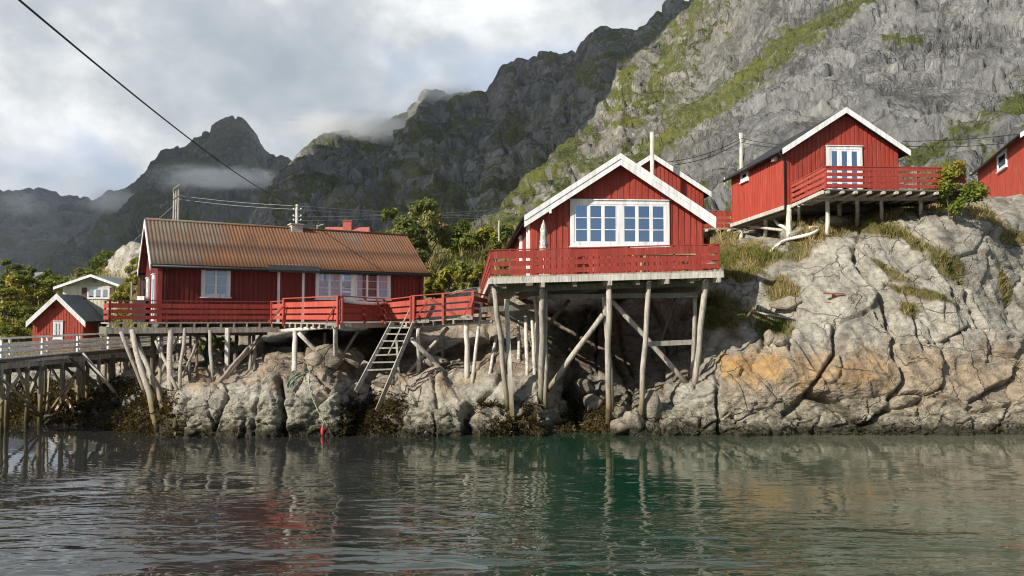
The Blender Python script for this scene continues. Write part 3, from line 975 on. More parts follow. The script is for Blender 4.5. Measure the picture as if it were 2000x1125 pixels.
# ------------------------------------------------------------------ mountains
def mountain(name, ridge, base, yb, yr, x0, x1, step, nrow, amp, wl, mat, maskf, k, power=0.9, backs=((0.15, 0.25), (0.5, 0.7), (1.2, 1.0)), ridge_amp=0.5, crag=0.5):
    cols = np.arange(x0, x1, step)
    rp = np.interp(cols, [p[0] for p in ridge], [p[1] for p in ridge])
    bp = np.interp(cols, [p[0] for p in base], [p[1] for p in base])
    YB = np.interp(cols, [p[0] for p in yb], [p[1] for p in yb])
    YR = np.interp(cols, [p[0] for p in yr], [p[1] for p in yr])
    t = np.linspace(0, 1, nrow)[:, None]
    PY = bp + (rp - bp) * t
    Y = YB + (YR - YB) * t ** power
    PX = np.broadcast_to(cols, PY.shape)
    V = Pn(PX, PY, Y)
    N = normals_of(V)
    N[N[..., 1] > 0] *= -1
    q = V / wl
    qs = q * np.array([1.0, 1.0, 0.42])
    warp = np.stack([fbm(q * 0.5, 3, k=k + 90 + i) for i in range(3)], -1)
    d = 0.62 * fbm(qs * 0.8 + 0.7 * warp, 6, 0.52, k=k, ridged=True) + 0.5 * fbm(q * 0.33, 3, k=k + 7)
    c1, c2, cid = worley((qs + 0.35 * warp) * np.array([2.1, 2.1, 1.0]), k + 3)
    d += crag * (0.22 * (cid - 0.5) + 0.25 * (1 - np.exp(-(c2 - c1) / 0.25)) - 0.1)
    d2 = fbm((qs + 0.12 * warp) * 4.2, 5, 0.58, k=k + 33, ridged=True)
    d3 = np.abs(fbm((q + 0.1 * warp) * np.array([2.6, 2.6, 0.55]), 4, 0.55, k=k + 61))
    d2 = d2 - 0.9 * np.exp(-(d3 / 0.05) ** 2)
    fade = 1 - (1 - ridge_amp) * sstep(0.8, 1.0, t)
    V = V + N * (amp * (d * fade + 0.30 * d2 * (0.45 + 0.55 * fade)))[..., None]
    N2 = normals_of(V)
    N2[N2[..., 1] > 0] *= -1
    top = V[-1]
    bk = []
    H = top[:, 2:3] - V[0, :, 2:3]
    dirn = top / np.linalg.norm(top[:, :2], axis=1, keepdims=True)
    for fy, fz in backs:
        b = top.copy()
        b[:, :2] += dirn[:, :2] * np.abs(H) * fy
        b[:, 2:3] -= np.abs(H) * fz
        bk.append(b)
    mask = maskf(PX, PY, t + 0 * PX, N2, V, k)
    mask = np.concatenate([mask, np.repeat(mask[-1:], len(bk), 0)], 0)
    V = np.concatenate([V, np.stack(bk)], 0)
    o, _ = grid_mesh(name, V, mat, {"mask": mask})
    tag(o, kind="structure")
    return V


def four(a, b):
    return np.stack([np.clip(a, 0, 1), np.clip(b, 0, 1), 0 * a, 0 * a + 1], -1)


BELT = [(1720, -10), (1640, 30), (1570, 75), (1520, 120), (1470, 165), (1415, 205), (1360, 245), (1310, 285)]


def mask_cliff(PX, PY, t, N, V, k):
    n = fbm(np.stack([PX / 70, PY / 50, 0 * PX], -1), 5, k=k + 50)
    n2 = fbm(np.stack([PX / 18, PY / 13, 0 * PX], -1), 4, k=k + 55)
    steep = sstep(0.25, 0.62, N[..., 2] + 0.14 * n2)
    belt = np.exp(-(near_line(PX + 14 * n, PY + 12 * n, BELT) / 24.0) ** 2)
    belt = np.maximum(belt, 0.9 * np.exp(-(near_line(PX, PY + 10 * n, [(1310, 285), (1230, 330), (1160, 340)]) / 18.0) ** 2))
    left = sstep(1430, 1230, PX + 0.55 * (PY - 200) + 60 * n)             # the grassier shoulder
    low = sstep(300, 395, PY + 40 * n) * 0.62
    rt = np.exp(-(near_line(PX, PY + 14 * n, [(2010, 215), (1930, 275), (1850, 330), (1780, 360)]) / 26.0) ** 2)
    ledge = 0.75 * np.exp(-(near_line(PX + 8 * n, PY, [(1720, 105), (1790, 108)]) / 6.0) ** 2)
    g = 0.80 * belt + 0.72 * left * sstep(-0.30, 0.22, n2 + 0.6 * n) + 0.42 * steep + 0.5 * low * sstep(-0.1, 0.4, n2 + n) + 0.62 * rt + ledge - 0.08
    warm = sstep(1560, 1300, PX + 0.5 * PY - 60 + 90 * n)
    return four(g, warm)


def mask_dark(PX, PY, t, N, V, k):
    n = fbm(np.stack([PX / 60, PY / 42, 0 * PX], -1), 5, k=k + 50)
    n2 = fbm(np.stack([PX / 16, PY / 11, 0 * PX], -1), 4, k=k + 55)
    st = sstep(0.30, 0.60, N[..., 2] + 0.12 * n2)
    g = 0.10 + 0.50 * st + 0.55 * sstep(-0.05, 0.40, n + 0.35 * n2) * sstep(1.05, 0.6, t)
    return four(g, 0.2 * sstep(0, 0.5, n))


def mask_far(PX, PY, t, N, V, k):
    n = fbm(np.stack([PX / 50, PY / 24, 0 * PX], -1), 4, k=k + 50)
    return four(0.62 * sstep(-0.25, 0.35, n) * sstep(0.92, 0.45, t), 0 * PX)


M["cliff"] = mountain_mat("sunlit_cliff_rock", (0.262, 0.262, 0.255), (0.095, 0.112, 0.028), 0.10, 0.22, 3.0)
M["crag"] = mountain_mat("crag_rock", (0.25, 0.25, 0.24), (0.085, 0.10, 0.026), 0.035, 0.4, 7.0)
M["peak"] = mountain_mat("peak_rock", (0.17, 0.17, 0.165), (0.075, 0.085, 0.025), 0.022, 0.5, 8.0)

RIDGE_A = [(900, 470), (950, 450), (985, 425), (1020, 375), (1060, 325), (1100, 285), (1130, 262), (1160, 228), (1190, 190), (1212, 135), (1250, 105), (1290, 80),
           (1322, 40), (1345, 15), (1366, -8), (1400, -60), (1500, -190), (1700, -400), (2000, -470), (2500, -520)]
RIDGE_C = [(380, 560), (430, 520), (480, 480), (505, 462), (520, 425), (540, 372), (562, 345), (590, 302), (604, 290), (636, 268), (655, 262), (700, 265), (730, 255), (765, 240),
           (798, 222), (815, 200), (832, 184), (850, 180), (880, 186), (905, 184), (930, 184), (948, 187), (957, 196), (966, 182), (978, 160), (988, 138), (1010, 128), (1030, 122),
           (1045, 110), (1062, 104), (1078, 106), (1095, 113), (1115, 106), (1130, 108), (1142, 92), (1160, 76), (1172, 66), (1185, 60), (1200, 62), (1240, 61), (1256, 48),
           (1275, 30), (1290, 18), (1306, 4), (1320, -2), (1340, 4), (1362, -2), (1400, -50), (1500, -90), (1600, -120)]
RIDGE_D = [(60, 560), (110, 500), (140, 470), (190, 430), (228, 395), (262, 362), (290, 332), (310, 312), (330, 296), (346, 286), (364, 286), (372, 283), (390, 268), (402, 262),
           (416, 264), (420, 250), (432, 242), (446, 236), (460, 233), (470, 234), (478, 242), (490, 262), (502, 284), (520, 306), (535, 312), (552, 314), (570, 322), (600, 345), (680, 420), (720, 480)]
RIDGE_E = [(-400, 380), (-60, 374), (0, 372), (40, 369), (80, 371), (110, 380), (140, 386), (180, 388), (198, 382), (214, 373), (244, 373), (262, 362), (300, 350), (340, 360), (420, 420), (560, 500)]
mountain("cliff", RIDGE_A, [(800, 520), (1000, 490), (2500, 470)], [(900, 120), (1200, 95), (1500, 62), (2500, 55)], [(900, 190), (1050, 300), (1300, 420), (1600, 430), (2500, 380)],
         905, 2420, 2.4, 300, 8.5, 34.0, M["cliff"], mask_cliff, 100, 0.85, crag=0.55)
mountain("crags", RIDGE_C, [(300, 640), (1700, 600)], [(300, 420), (1700, 330)], [(300, 560), (520, 800), (800, 980), (1000, 900), (1200, 760), (1700, 700)],
         385, 1560, 2.4, 200, 42.0, 150.0, M["crag"], mask_dark, 200, 0.9, ridge_amp=0.22)
mountain("peak", RIDGE_D, [(0, 640), (800, 640)], [(0, 900), (800, 900)], [(0, 1300), (460, 1700), (800, 1700)], 65, 715, 2.4, 140, 70.0, 260.0, M["peak"], mask_dark, 300, 0.9, ridge_amp=0.2)
mountain("hills", RIDGE_E, [(-400, 640), (700, 640)], [(-400, 1500), (700, 1500)], [(-400, 2600), (700, 2700)], -390, 560, 3.0, 110, 90.0, 420.0, M["peak"], mask_far, 400, 0.8, ridge_amp=0.15, crag=0.3)

# ------------------------------------------------------------------ house kit
class House:
    """gable at local y = 0 facing -y, ridge along +y, walls at x = 0 and x = w; z = 0 is the floor"""
    def __init__(s, name, label, cat, loc, deg, w, L, ze, zr, group=None):
        s.root = thing(name, label, cat, loc, R(deg), group)
        s.w, s.L, s.ze, s.zr = w, L, ze, zr
        s.sl = (zr - ze) / (w / 2)
        s.inv = frame_of(s.root).inverted()

    def hit(s, px, py, axis, val):
        o = s.inv @ EYE
        d = s.inv.to_3x3() @ ray(px, py)
        k = (val - o[axis]) / d[axis]
        return o + d * k

    def zroof(s, x):
        return s.zr - abs(x - s.w / 2) * s.sl

    def walls(s, mat, step=0.215, board=0.14, proud=0.022, below=0.0, side=None, fronts=(0,)):
        w, L, ze, zr = s.w, s.L, s.ze, s.zr
        side = side or mat
        m = MB()
        prof = [(0, -below), (w, -below), (w, ze), (w / 2, zr), (0, ze)]
        m.prism([(x, 0, z) for x, z in prof], (0, 0.1, 0))
        mb = m if side is mat else MB()
        mb.prism([(x, L - 0.1, z) for x, z in prof], (0, 0.1, 0))
        if mb is not m:
            mb.build("wall", mat, s.root)
        n = int(w / step)
        for k in range(n):
            x = (k + 0.5) * w / n
            h = [s.zroof(x - board / 2), s.zroof(x), s.zroof(x + board / 2)]
            pts = [(x - board / 2, -proud, -below - 0.02), (x + board / 2, -proud, -below - 0.02), (x + board / 2, -proud, h[2] - 0.01), (x - board / 2, -proud, h[0] - 0.01)]
            m.prism(pts, (0, proud, 0))
        for sx in (0, 1):
            x0 = w if sx else 0.0
            m2 = m if side is mat else MB()
            m2.box(x0 - 0.1 if sx else 0.0, x0 if sx else 0.1, 0.1, L - 0.1, -below, ze - 0.002)
            n = int(L / step)
            for k in range(n):
                y = (k + 0.5) * L / n
                if sx:
                    m2.box(w, w + proud, y - board / 2, y + board / 2, -below - 0.02, ze)
                else:
                    m2.box(-proud, 0, y - board / 2, y + board / 2, -below - 0.02, ze)
            if m2 is not m:
                m2.build("wall", side, s.root)
        return m.build("wall", mat, s.root)

    def roof(s, mat, over=0.3, of=0.35, ob=0.3, th=0.10, y0=None):
        s.over, s.of, s.th = over, of, th
        w, sl = s.w, s.sl
        a = [(-over, s.ze - over * sl), (w / 2, s.zr), (w + over, s.ze - over * sl)]
        poly = [(x, -of, z + 0.004) for x, z in a] + [(x, -of, z + th) for x, z in reversed(a)]
        m = MB()
        m.prism(poly, (0, s.L + of + ob, 0))
        return m.build("roof", mat, s.root)

    def barge(s, mat, boards=((0.02, 0.24, 0.05),), y=None, ext=0.03):
        """white boards along the gable edge: (top drop, bottom drop, how far out)"""
        w, sl = s.w, s.sl
        y = -s.of if y is None else y
        sg = -1 if y <= 0 else 1
        for side in (0, 1):
            m = MB()
            for t0, t1, pr in boards:
                xe = -s.over - ext if side == 0 else w + s.over + ext
                xm = w / 2
                def z(x, d): return s.zr - abs(x - w / 2) * sl + s.th + 0.025 - d
                pts = [(xe, y, z(xe, t0)), (xm, y, z(xm, t0)), (xm, y, z(xm, t1)), (xe, y, z(xe, t1))]
                m.prism(pts, (0, sg * pr, 0))
            m.build("barge_board", mat, s.root)

    def eaves(s, mat, side, h=0.16, d=0.05, gutter=None):
        z = s.ze - s.over * s.sl
        x = -s.over if side == 0 else s.w + s.over
        m = MB()
        x0, x1 = (x - d, x) if side == 0 else (x, x + d)
        m.box(x0, x1, -s.of + 0.02, s.L + 0.28, z - h + 0.08, z + 0.09)
        m.build("fascia_board", mat, s.root)
        if gutter:
            g = MB()
            gx = x0 - 0.05 if side == 0 else x1 + 0.05
            g.tube([(gx, -s.of + 0.05, z), (gx, s.L + 0.25, z - 0.03)], 0.055, n=8)
            g.build("gutter", gutter, s.root, smooth=True)

    def corner_boards(s, mat, xs, wd=0.12, below=0.0):
        for x in xs:
            m = MB()
            sg = 1 if x < s.w / 2 else -1
            m.box(x - 0.03 if sg > 0 else x - wd, x + wd if sg > 0 else x + 0.03, -0.03, -0.0, -below - 0.02, s.ze + 0.02)
            m.box(x - 0.03 if sg > 0 else x, x if sg > 0 else x + 0.03, 0.0, wd, -below - 0.02, s.ze + 0.0)
            m.build("corner_board", mat, s.root)


def window(parent, loc, rot, w, h, groups, rows, casing=0.10, mat="white", mull=0.12, sash=0.055, bar=0.022, sill=True, curtain=None, name="window", drip=True, pane="glass"):
    """outward is -y; loc is the lower left outer corner of the casing. groups: casements in each group"""
    mt = M[mat]
    m = MB()
    c = casing
    m.box(0, c, -0.065, 0, 0, h)
    m.box(w - c, w, -0.065, 0, 0, h)
    m.box(c, w - c, -0.065, 0, h - c, h)
    m.box(c, w - c, -0.065, 0, 0, c * 0.8)
    if drip:
        m.box(-0.03, w + 0.03, -0.11, 0, h + 0.001, h + 0.035)
    iw, z0, z1 = w - 2 * c, c * 0.8, h - c
    tot = sum(groups)
    cw = (iw - mull * (len(groups) - 1)) / tot
    x = c
    panes = MB()
    for gi, g in enumerate(groups):
        for k in range(g):
            a, b = x, x + cw
            m.box(a, a + sash, -0.052, -0.001, z0, z1)
            m.box(b - sash, b, -0.052, -0.001, z0, z1)
            m.box(a + sash, b - sash, -0.052, -0.001, z1 - sash, z1)
            m.box(a + sash, b - sash, -0.052, -0.001, z0, z0 + sash)
            for r in range(1, rows):
                zz = z0 + sash + (z1 - z0 - 2 * sash) * r / rows
                m.box(a + sash, b - sash, -0.045, -0.028, zz - bar / 2, zz + bar / 2)
            panes.add([(a + sash, -0.030, z0 + sash), (b - sash, -0.030, z0 + sash), (b - sash, -0.030, z1 - sash), (a + sash, -0.030, z1 - sash)], [(0, 1, 2, 3)])
            x = b
        if gi < len(groups) - 1:
            m.box(x, x + mull, -0.058, -0.001, z0, z1)
            x += mull
    o = m.build(name, mt, parent)
    o.location, o.rotation_euler = loc, (0, 0, rot)
    panes.build("pane", M[pane], o)
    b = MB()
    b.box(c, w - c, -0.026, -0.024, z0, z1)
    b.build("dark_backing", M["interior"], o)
    if sill:
        s = MB()
        s.box(-0.04, w + 0.04, -0.12, 0, -0.045, -0.001)
        s.build("sill", mt, o)
    if curtain:
        cm = MB()
        for x0, x1 in curtain:
            n = 14
            vs, fs = [], []
            for q in range(n + 1):
                xx = c + iw * (x0 + (x1 - x0) * q / n)
                yy = -0.0282 + 0.0012 * math.sin(q * 2.1)
                vs += [(xx, yy, z0 + 0.01), (xx, yy, z1 - 0.01)]
            for q in range(n):
                fs.append((2 * q, 2 * q + 2, 2 * q + 3, 2 * q + 1))
            cm.add(vs, fs)
        cm.build("curtain", M["curtain"], o, recalc=False)
    return o


def railing(parent, p0, p1, h=0.87, boards=((0.10, 0.25), (0.34, 0.49), (0.58, 0.76)), step=1.5, mat="red_rail", cap=0.10, out=None, posts_out=False, posth=0.0, name="railing", pw=0.07, cap_z=None):
    """p0, p1: deck edge points (world). out: unit vector away from the deck"""
    p0, p1 = Vector(p0), Vector(p1)
    d = p1 - p0
    L = d.length
    u = d.normalized()
    o = Vector(out) if out is not None else Vector((u.y, -u.x, 0)).normalized()
    n = max(1, round(L / step))
    off = o * 0.045 if posts_out else -o * 0.045
    b = MB()
    c = Vector((0, 0, h + 0.0)) + off * 0.6
    b.beam(p0 + c - u * 0.05, p1 + c + u * 0.05, (cap or 0.06) + 0.02, 0.035)
    r = b.build(name, M[mat], parent, world=True)
    for k in range(n + 1):
        m = MB()
        q = p0 + d * (k / n)
        if k == 0: q = q + u * pw / 2
        if k == n: q = q - u * pw / 2
        q = q + off
        m.beam(q + Vector((0, 0, -posth)), q + Vector((0, 0, h - 0.02)), pw, pw, up=u)
        m.build("railing_post", M[mat], r, world=True)
    for z0, z1 in boards:
        b = MB()
        j = random.uniform(-0.006, 0.006)
        c = Vector((0, 0, (z0 + z1) / 2 + j))
        b.beam(p0 + c - u * 0.02, p1 + c + u * 0.02 + Vector((0, 0, random.uniform(-0.01, 0.01))), 0.028, z1 - z0)
        b.build("rail_board", M[mat], r, world=True)
    return r


def log(parent, name, a, b, r, mat, r1=None, wob=0.008, n=9):
    m = MB()
    m.tube([a, b], r, r1, n, wob)
    return m.build(name, M[mat], parent, world=True, smooth=True)


def bar(parent, name, a, b, w, h, mat, up=(0, 0, 1)):
    m = MB()
    m.beam(a, b, w, h, up)
    return m.build(name, M[mat], parent, world=True)


def foot(px, py, into=0.25, Y=None):
    """a post's foot: the ground seen at this pixel, sunk in a little"""
    p = hit(px, py)
    return p


def post_px(parent, top, bot, Y, r, mat="pale_wood", square=False, name="post", into=0.3, r1=None):
    a = P(top[0], top[1], Y)
    b = hit(*bot)
    if abs(b.y - Y) > 4.5:
        b = P(bot[0], bot[1], Y - 0.3)
    e = b + (b - a).normalized() * into
    if square:
        return bar(parent, name, a, e, r * 1.8, r * 1.8, mat, up=(0, 1, 0))
    return log(parent, name, a, e, r * 0.84, mat, r1 or r * 0.9)


# ------------------------------------------------------------------ the long cabin on the left
TH = 31.5
uL = Vector((math.cos(R(TH)), math.sin(R(TH)), 0))        # along its front
vL = Vector((-math.sin(R(TH)), math.cos(R(TH)), 0))       # into the house
ZL = 3.80
C1 = P(308, 585, 31.0); C1.z = ZL
wL, LL = 5.0, 12.15
org = C1 + vL * wL
A = House("long_cabin", "long dark red boarded cabin with a rusty corrugated iron roof above the left deck", "cabin", org, TH - 90, wL, LL, 2.62, 4.50)
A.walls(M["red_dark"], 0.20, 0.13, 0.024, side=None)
A.over, A.of, A.th = 0.38, 0.32, 0.06


def corrugated(H):
    """two wavy sheets down from the ridge, several sheets wide, in two overlapping rows"""
    w, sl, of = H.w, H.sl, H.of
    pitch, amp = 0.152, 0.014
    ys = np.arange(-of, H.L + 0.22, pitch / 8)
    half = w / 2 + H.over
    for side in (0, 1):
        us = np.array([0.0, 0.25, 0.45, 0.545, 0.55, 0.75, 1.0])
        bump = np.array([0.0, 0, 0, 0, 0.014, 0.014, 0.014])
        U, Yy = np.meshgrid(us, ys, indexing="ij")
        X = w / 2 + (1 if side else -1) * half * U
        Z = H.zr + H.th - half * U * sl + amp * np.cos(2 * math.pi * Yy / pitch) - bump[:, None] + 0.03
        V = np.stack([X, Yy, Z], -1)
        sheet = np.floor(Yy / 0.89 + 0.2).astype(int) + 50 * (U > 0.547)
        rs = np.random.default_rng(5 + side)
        tabl = rs.uniform(0, 1, 200)
        tint = tabl[sheet % 200]
        tint = 0.28 + 0.48 * tint
        tint -= 0.62 * sstep(4.2, -0.5, Yy)                      # the weathered end by the gable is greyer
        lap = ((np.abs(U - 0.547) < 0.004) | (np.abs((Yy / 0.89 + 0.2) % 1.0 - 0.02) < 0.012)).astype(float)
        o, _ = grid_mesh("roof", V, M["rust"], {"tint": np.stack([np.clip(tint, 0, 1), lap * 0.8, 0 * lap, 0 * lap + 1], -1)}, smooth=True, flip=bool(side))
        o.parent = H.root
        md = o.modifiers.new("thickness", "SOLIDIFY")
        md.thickness = 0.006
    m = MB()
    a = [(-H.over + 0.04, H.ze - H.over * sl), (w / 2, H.zr), (w + H.over - 0.04, H.ze - H.over * sl)]
    m.prism([(x, -of + 0.05, z + 0.005) for x, z in a] + [(x, -of + 0.05, z + 0.055) for x, z in reversed(a)], (0, H.L + 0.45, 0))
    m.build("roof_boards", M["red_dark"], H.root)
    c = MB()
    c.tube([(w / 2, -of, H.zr + H.th + 0.05), (w / 2, H.L + 0.20, H.zr + H.th + 0.05)], 0.06, n=8)
    c.build("ridge_cap", M["rust"], H.root, smooth=True)


corrugated(A)
A.barge(M["white"], ((0.0, 0.26, 0.035),), ext=0.02)
A.eaves(M["black"], 1, 0.18, 0.04, M["black"])
A.eaves(M["black"], 0, 0.18, 0.04)
mm = MB()
mm.box(wL - 0.02, wL + 0.028, -0.028, 0.16, -0.02, 2.45)
mm.box(0.02, wL - 0.02, -0.027, -0.024, 0.0, 0.16)
mm.build("corner_board", M["red"], A.root)
mm = MB()
mm.box(wL + 0.0, wL + 0.03, LL - 0.14, LL + 0.02, -0.02, 2.5)
mm.build("corner_board", M["red_dark"], A.root)
for yy in (0.30, LL - 0.22):
    dp = MB()
    dp.tube([(wL + 0.40, yy, 2.30), (wL + 0.30, yy, 2.22), (wL + 0.07, yy, 2.05), (wL + 0.06, yy, 0.1)], 0.035, n=8)
    dp.build("downpipe", M["black"], A.root, smooth=True)
# front windows
a, b = A.hit(392, 580, 0, wL), A.hit(450, 516, 0, wL)
window(A.root, (wL + 0.024, a.y, a.z), R(90), b.y - a.y, b.z - a.z, [2], 3, 0.11, curtain=[(0.0, 0.42), (0.58, 1.0)], pane="glass_clear")
z0 = a.z
a, b = A.hit(615.6, 560, 0, wL), A.hit(762, 529.7, 0, wL)
window(A.root, (wL + 0.024, a.y, z0 - 0.02), R(90), b.y - a.y, b.z - z0 + 0.04, [3, 3], 3, 0.11, mull=0.20, curtain=[(0.0, 0.62), (0.86, 1.0)], pane="glass_clear")
# front door
a, b = A.hit(541, 570, 0, wL), A.hit(594, 519, 0, wL)
dw, dh = b.y - a.y, b.z + 0.03
m = MB()
m.box(0.11, dw - 0.11, -0.05, 0, 0.06, dh - 0.10)
for k in range(7):
    x = 0.13 + k * (dw - 0.26) / 7
    m.box(x, x + (dw - 0.26) / 7 - 0.02, -0.062, -0.05, 0.09, dh - 0.13)
dr = m.build("door", M["red_dark"], A.root)
dr.location, dr.rotation_euler = (wL + 0.024, a.y, 0), (0, 0, R(90))
m = MB()
m.box(0, 0.11, -0.075, 0, 0, dh); m.box(dw - 0.11, dw, -0.075, 0, 0, dh); m.box(0.11, dw - 0.11, -0.075, 0, dh - 0.10, dh)
m.build("door_frame", M["white"], dr)
m = MB()
m.tube([(dw - 0.17, -0.06, 1.02), (dw - 0.17, -0.11, 1.02), (dw - 0.30, -0.11, 1.02)], 0.012, n=6)
m.build("handle", M["metal"], dr, smooth=True)
# strip of roofing over the door
a, b = A.hit(525, 512, 0, wL + 0.4), A.hit(624, 512, 0, wL + 0.4)
m = MB()
ez = A.ze - A.over * A.sl
m.prism([(wL + 0.26, a.y, A.zroof(wL + 0.26) + 0.14), (wL + 0.56, a.y, A.zroof(wL + 0.56) + 0.14), (wL + 0.56, a.y, A.zroof(wL + 0.56) + 0.03), (wL + 0.26, a.y, A.zroof(wL + 0.26) + 0.10)], (0, b.y - a.y, 0))
m.build("porch_flashing", M["black_felt"], A.root)
# wall lamps
a = A.hit(322, 519, 0, wL)
m = MB(); m.tube([(wL + 0.02, a.y, a.z), (wL + 0.06, a.y, a.z)], 0.15, n=16)
lp = m.build("round_wall_lamp", M["black"], A.root)
m = MB(); m.ball((wL + 0.10, a.y, a.z), 0.12, 14, 9, (0.7, 1, 1))
m.build("lamp_globe", M["white"], lp, smooth=2)
a = A.hit(606, 527, 0, wL)
m = MB(); m.tube([(wL + 0.02, a.y, a.z + 0.05), (wL + 0.16, a.y, a.z + 0.10), (wL + 0.24, a.y - 0.08, a.z + 0.05)], 0.022, n=6)
lp = m.build("shade_wall_lamp", M["metal"], A.root)
m = MB(); m.tube([(wL + 0.24, a.y - 0.08, a.z + 0.07), (wL + 0.24, a.y - 0.08, a.z - 0.10)], 0.04, 0.17, n=14)
m.build("lamp_shade", M["cream"], lp)
# gable end: door or window trim seen edge on
window(A.root, (3.4, -0.024, 0.05), 0, 1.0, 2.0, [1], 2, 0.14, sill=False)
window(A.root, (1.0, -0.024, 0.9), 0, 1.0, 1.1, [2], 2, 0.10)
# chimney on the ridge and a small vent
a = A.hit(578, 452, 0, wL / 2)
m = MB()
m.box(wL / 2 - 0.27, wL / 2 + 0.27, a.y - 0.27, a.y + 0.27, A.zr - 0.3, A.zr + 0.26)
ch = m.build("chimney", M["concrete"], A.root)
m = MB()
m.box(wL / 2 - 0.33, wL / 2 + 0.33, a.y - 0.33, a.y + 0.33, A.zr + 0.262, A.zr + 0.32)
m.build("chimney_cap", M["concrete"], ch)
a = A.hit(620, 455, 0, wL / 2 - 0.2)
m = MB(); m.tube([(wL / 2 - 0.2, a.y, A.zr - 0.1), (wL / 2 - 0.2, a.y, A.zr + 0.36)], 0.05, n=8)
m.tube([(wL / 2 - 0.2, a.y, A.zr + 0.30), (wL / 2 - 0.2, a.y + 0.3, A.zr + 0.42)], 0.04, n=8)
m.build("roof_vent", M["concrete"], A.root)
# floor and the beams it stands on
m = MB()
m.box(0.05, wL - 0.05, 0.05, LL - 0.05, -0.32, -0.025)
m.build("floor", M["dark_wood"], A.root)

# ---- its deck
DK = thing("left_deck", "long grey timber deck with red board railings in front of the rusty roofed cabin", "deck", (C1.x, C1.y, ZL))
pA = P(213, 600, 28.8); pB = P(532, 600, 31.9)
pC = P(556, 600, 29.8); pD = P(664, 600, 26.2); pE = P(750, 600, 30.6)
pF = P(806, 600, 27.5); pG = P(926, 600, 27.2)
for q in (pA, pB, pC, pD, pE, pF, pG):
    q.z = ZL
pG.z = ZL + 0.22
pF.z = ZL + 0.05
wallA, wallB = C1.copy(), C1 + uL * (LL + 0.6)
m = MB()


def slab(m, poly, th=0.05):
    m.prism([Vector(q) for q in poly], (0, 0, -th))


back = C1 + vL * 0.4 - uL * 1.95
slab(m, [pA, pB, C1 + uL * 5.3 - vL * 0.03, C1 - vL * 0.03 - uL * 0.03, back - uL * 0.1])
slab(m, [pB, pC + uL * 0.0, pD, pE, C1 + uL * 11.0 - vL * 0.03, C1 + uL * 5.3 - vL * 0.03])
slab(m, [pE, pF, Vector((pF.x + 0.2, pF.y + 7.0, pF.z)), C1 + uL * 11.0 - vL * 0.03])
slab(m, [pF, pG, Vector((pG.x + 0.4, pG.y + 6.0, pG.z)), Vector((pF.x + 0.2, pF.y + 7.0, pF.z))])
m.build("planking", M["grey_wood"], DK, world=True)
dn = Vector((0, 0, -0.125))
for p, q, n, dirn, ln in ((pA, pB, 12, vL, 1.9), (pC, pD, 9, Vector((0.25, 0.97, 0)), 5.0), (pE, pF, 5, Vector((0.2, 0.98, 0)), 4.0), (pF, pG, 6, Vector((0.05, 1, 0)), 5.0)):
    for k in range(n + 1):
        s0 = p.lerp(q, k / n) + dn
        if k == 0: s0 = s0 + (q - p).normalized() * 0.04
        bar(DK, "joist", s0 - dirn * 0.03, s0 + dirn * ln, 0.06, 0.15, "grey_wood")
# edge beams under the joists
b0 = Vector((0, 0, -0.32))
bar(DK, "edge_beam", pA + b0 + vL * 0.03 - uL * 0.05, pB + b0 + vL * 0.03 + uL * 0.3, 0.10, 0.23, "pale_wood")
bar(DK, "edge_beam", pA + b0 + vL * 0.9 - Vector((0, 0, 0.12)), pB + b0 + vL * 0.9 - Vector((0, 0, 0.12)), 0.16, 0.26, "dark_wood")
bar(DK, "end_beam", pA + b0 - vL * 0.0 - uL * 0.02, back + b0 - uL * 0.1, 0.10, 0.30, "mossy_wood")
log(DK, "edge_beam", P(552, 646, 29.9), P(684, 635, 26.4), 0.075, "white_wood")
log(DK, "edge_beam", P(758, 640, 29.0), P(962, 628, 27.6), 0.07, "white_wood")
# railings
BR = ((0.12, 0.27), (0.36, 0.51), (0.58, 0.76))
railing(DK, pA, pB, 0.87, BR, 1.9, "red_rail", out=-vL)
railing(DK, pA, back, 0.87, BR, 1.3, "red_rail", out=-uL)
railing(DK, pB + Vector((0.05, -0.15, 0)), pC, 0.87, BR, 3.0, "red_rail_light", posts_out=True, posth=0.1)
railing(DK, pC, pD, 0.96, ((0.12, 0.29), (0.36, 0.53), (0.60, 0.80)), 5.0, "red_rail_light", posts_out=True, posth=0.14, pw=0.09)
railing(DK, pD, pE, 0.96, ((0.10, 0.32), (0.38, 0.56), (0.60, 0.82)), 2.2, "red_rail", out=(1, 0, 0), posts_out=True, pw=0.09)
railing(DK, pE, pF, 0.92, ((0.12, 0.29), (0.36, 0.53), (0.60, 0.80)), 2.4, "red_rail_light", posts_out=True, posth=0.1, pw=0.09)
railing(DK, pF, pG, 0.95, ((0.12, 0.29), (0.36, 0.53), (0.60, 0.78)), 1.0, "red_rail_light", posts_out=True, posth=0.12, pw=0.085)
railing(DK, pG, Vector((pG.x + 0.35, pG.y + 4.0, pG.z)), 0.9, BR, 2.0, "red_rail")
for (x0, y0), (x1, y1), Yc in (((525, 628), (556, 596), 29.6), ((637, 630), (661, 586), 26.6), ((812, 622), (835, 588), 27.3), ((907, 616), (921, 582), 27.1), ((752, 622), (735, 585), 29.3), ((737, 622), (755, 590), 29.9)):
    bar(DK, "railing_brace", P(x0, y0, Yc - 0.12), P(x1, y1, Yc - 0.1), 0.05, 0.09, "red_rail", up=(0, 1, 0))
m = MB()
q0, q1 = pD.lerp(pE, 0.03) + Vector((0.10, 0, 0.80)), pD.lerp(pE, 0.97) + Vector((0.10, 0, 0.80))
m.tube([q0, q0.lerp(q1, 0.3) + Vector((0, 0, -0.05)), q0.lerp(q1, 0.7) + Vector((0, 0, -0.06)), q1], 0.07, 0.06, 10)
tag(m.build("rolled_cloth", M["white"], smooth=True), "long white rolled cloth hung under the top rail at the left deck's jutting corner", "cloth")
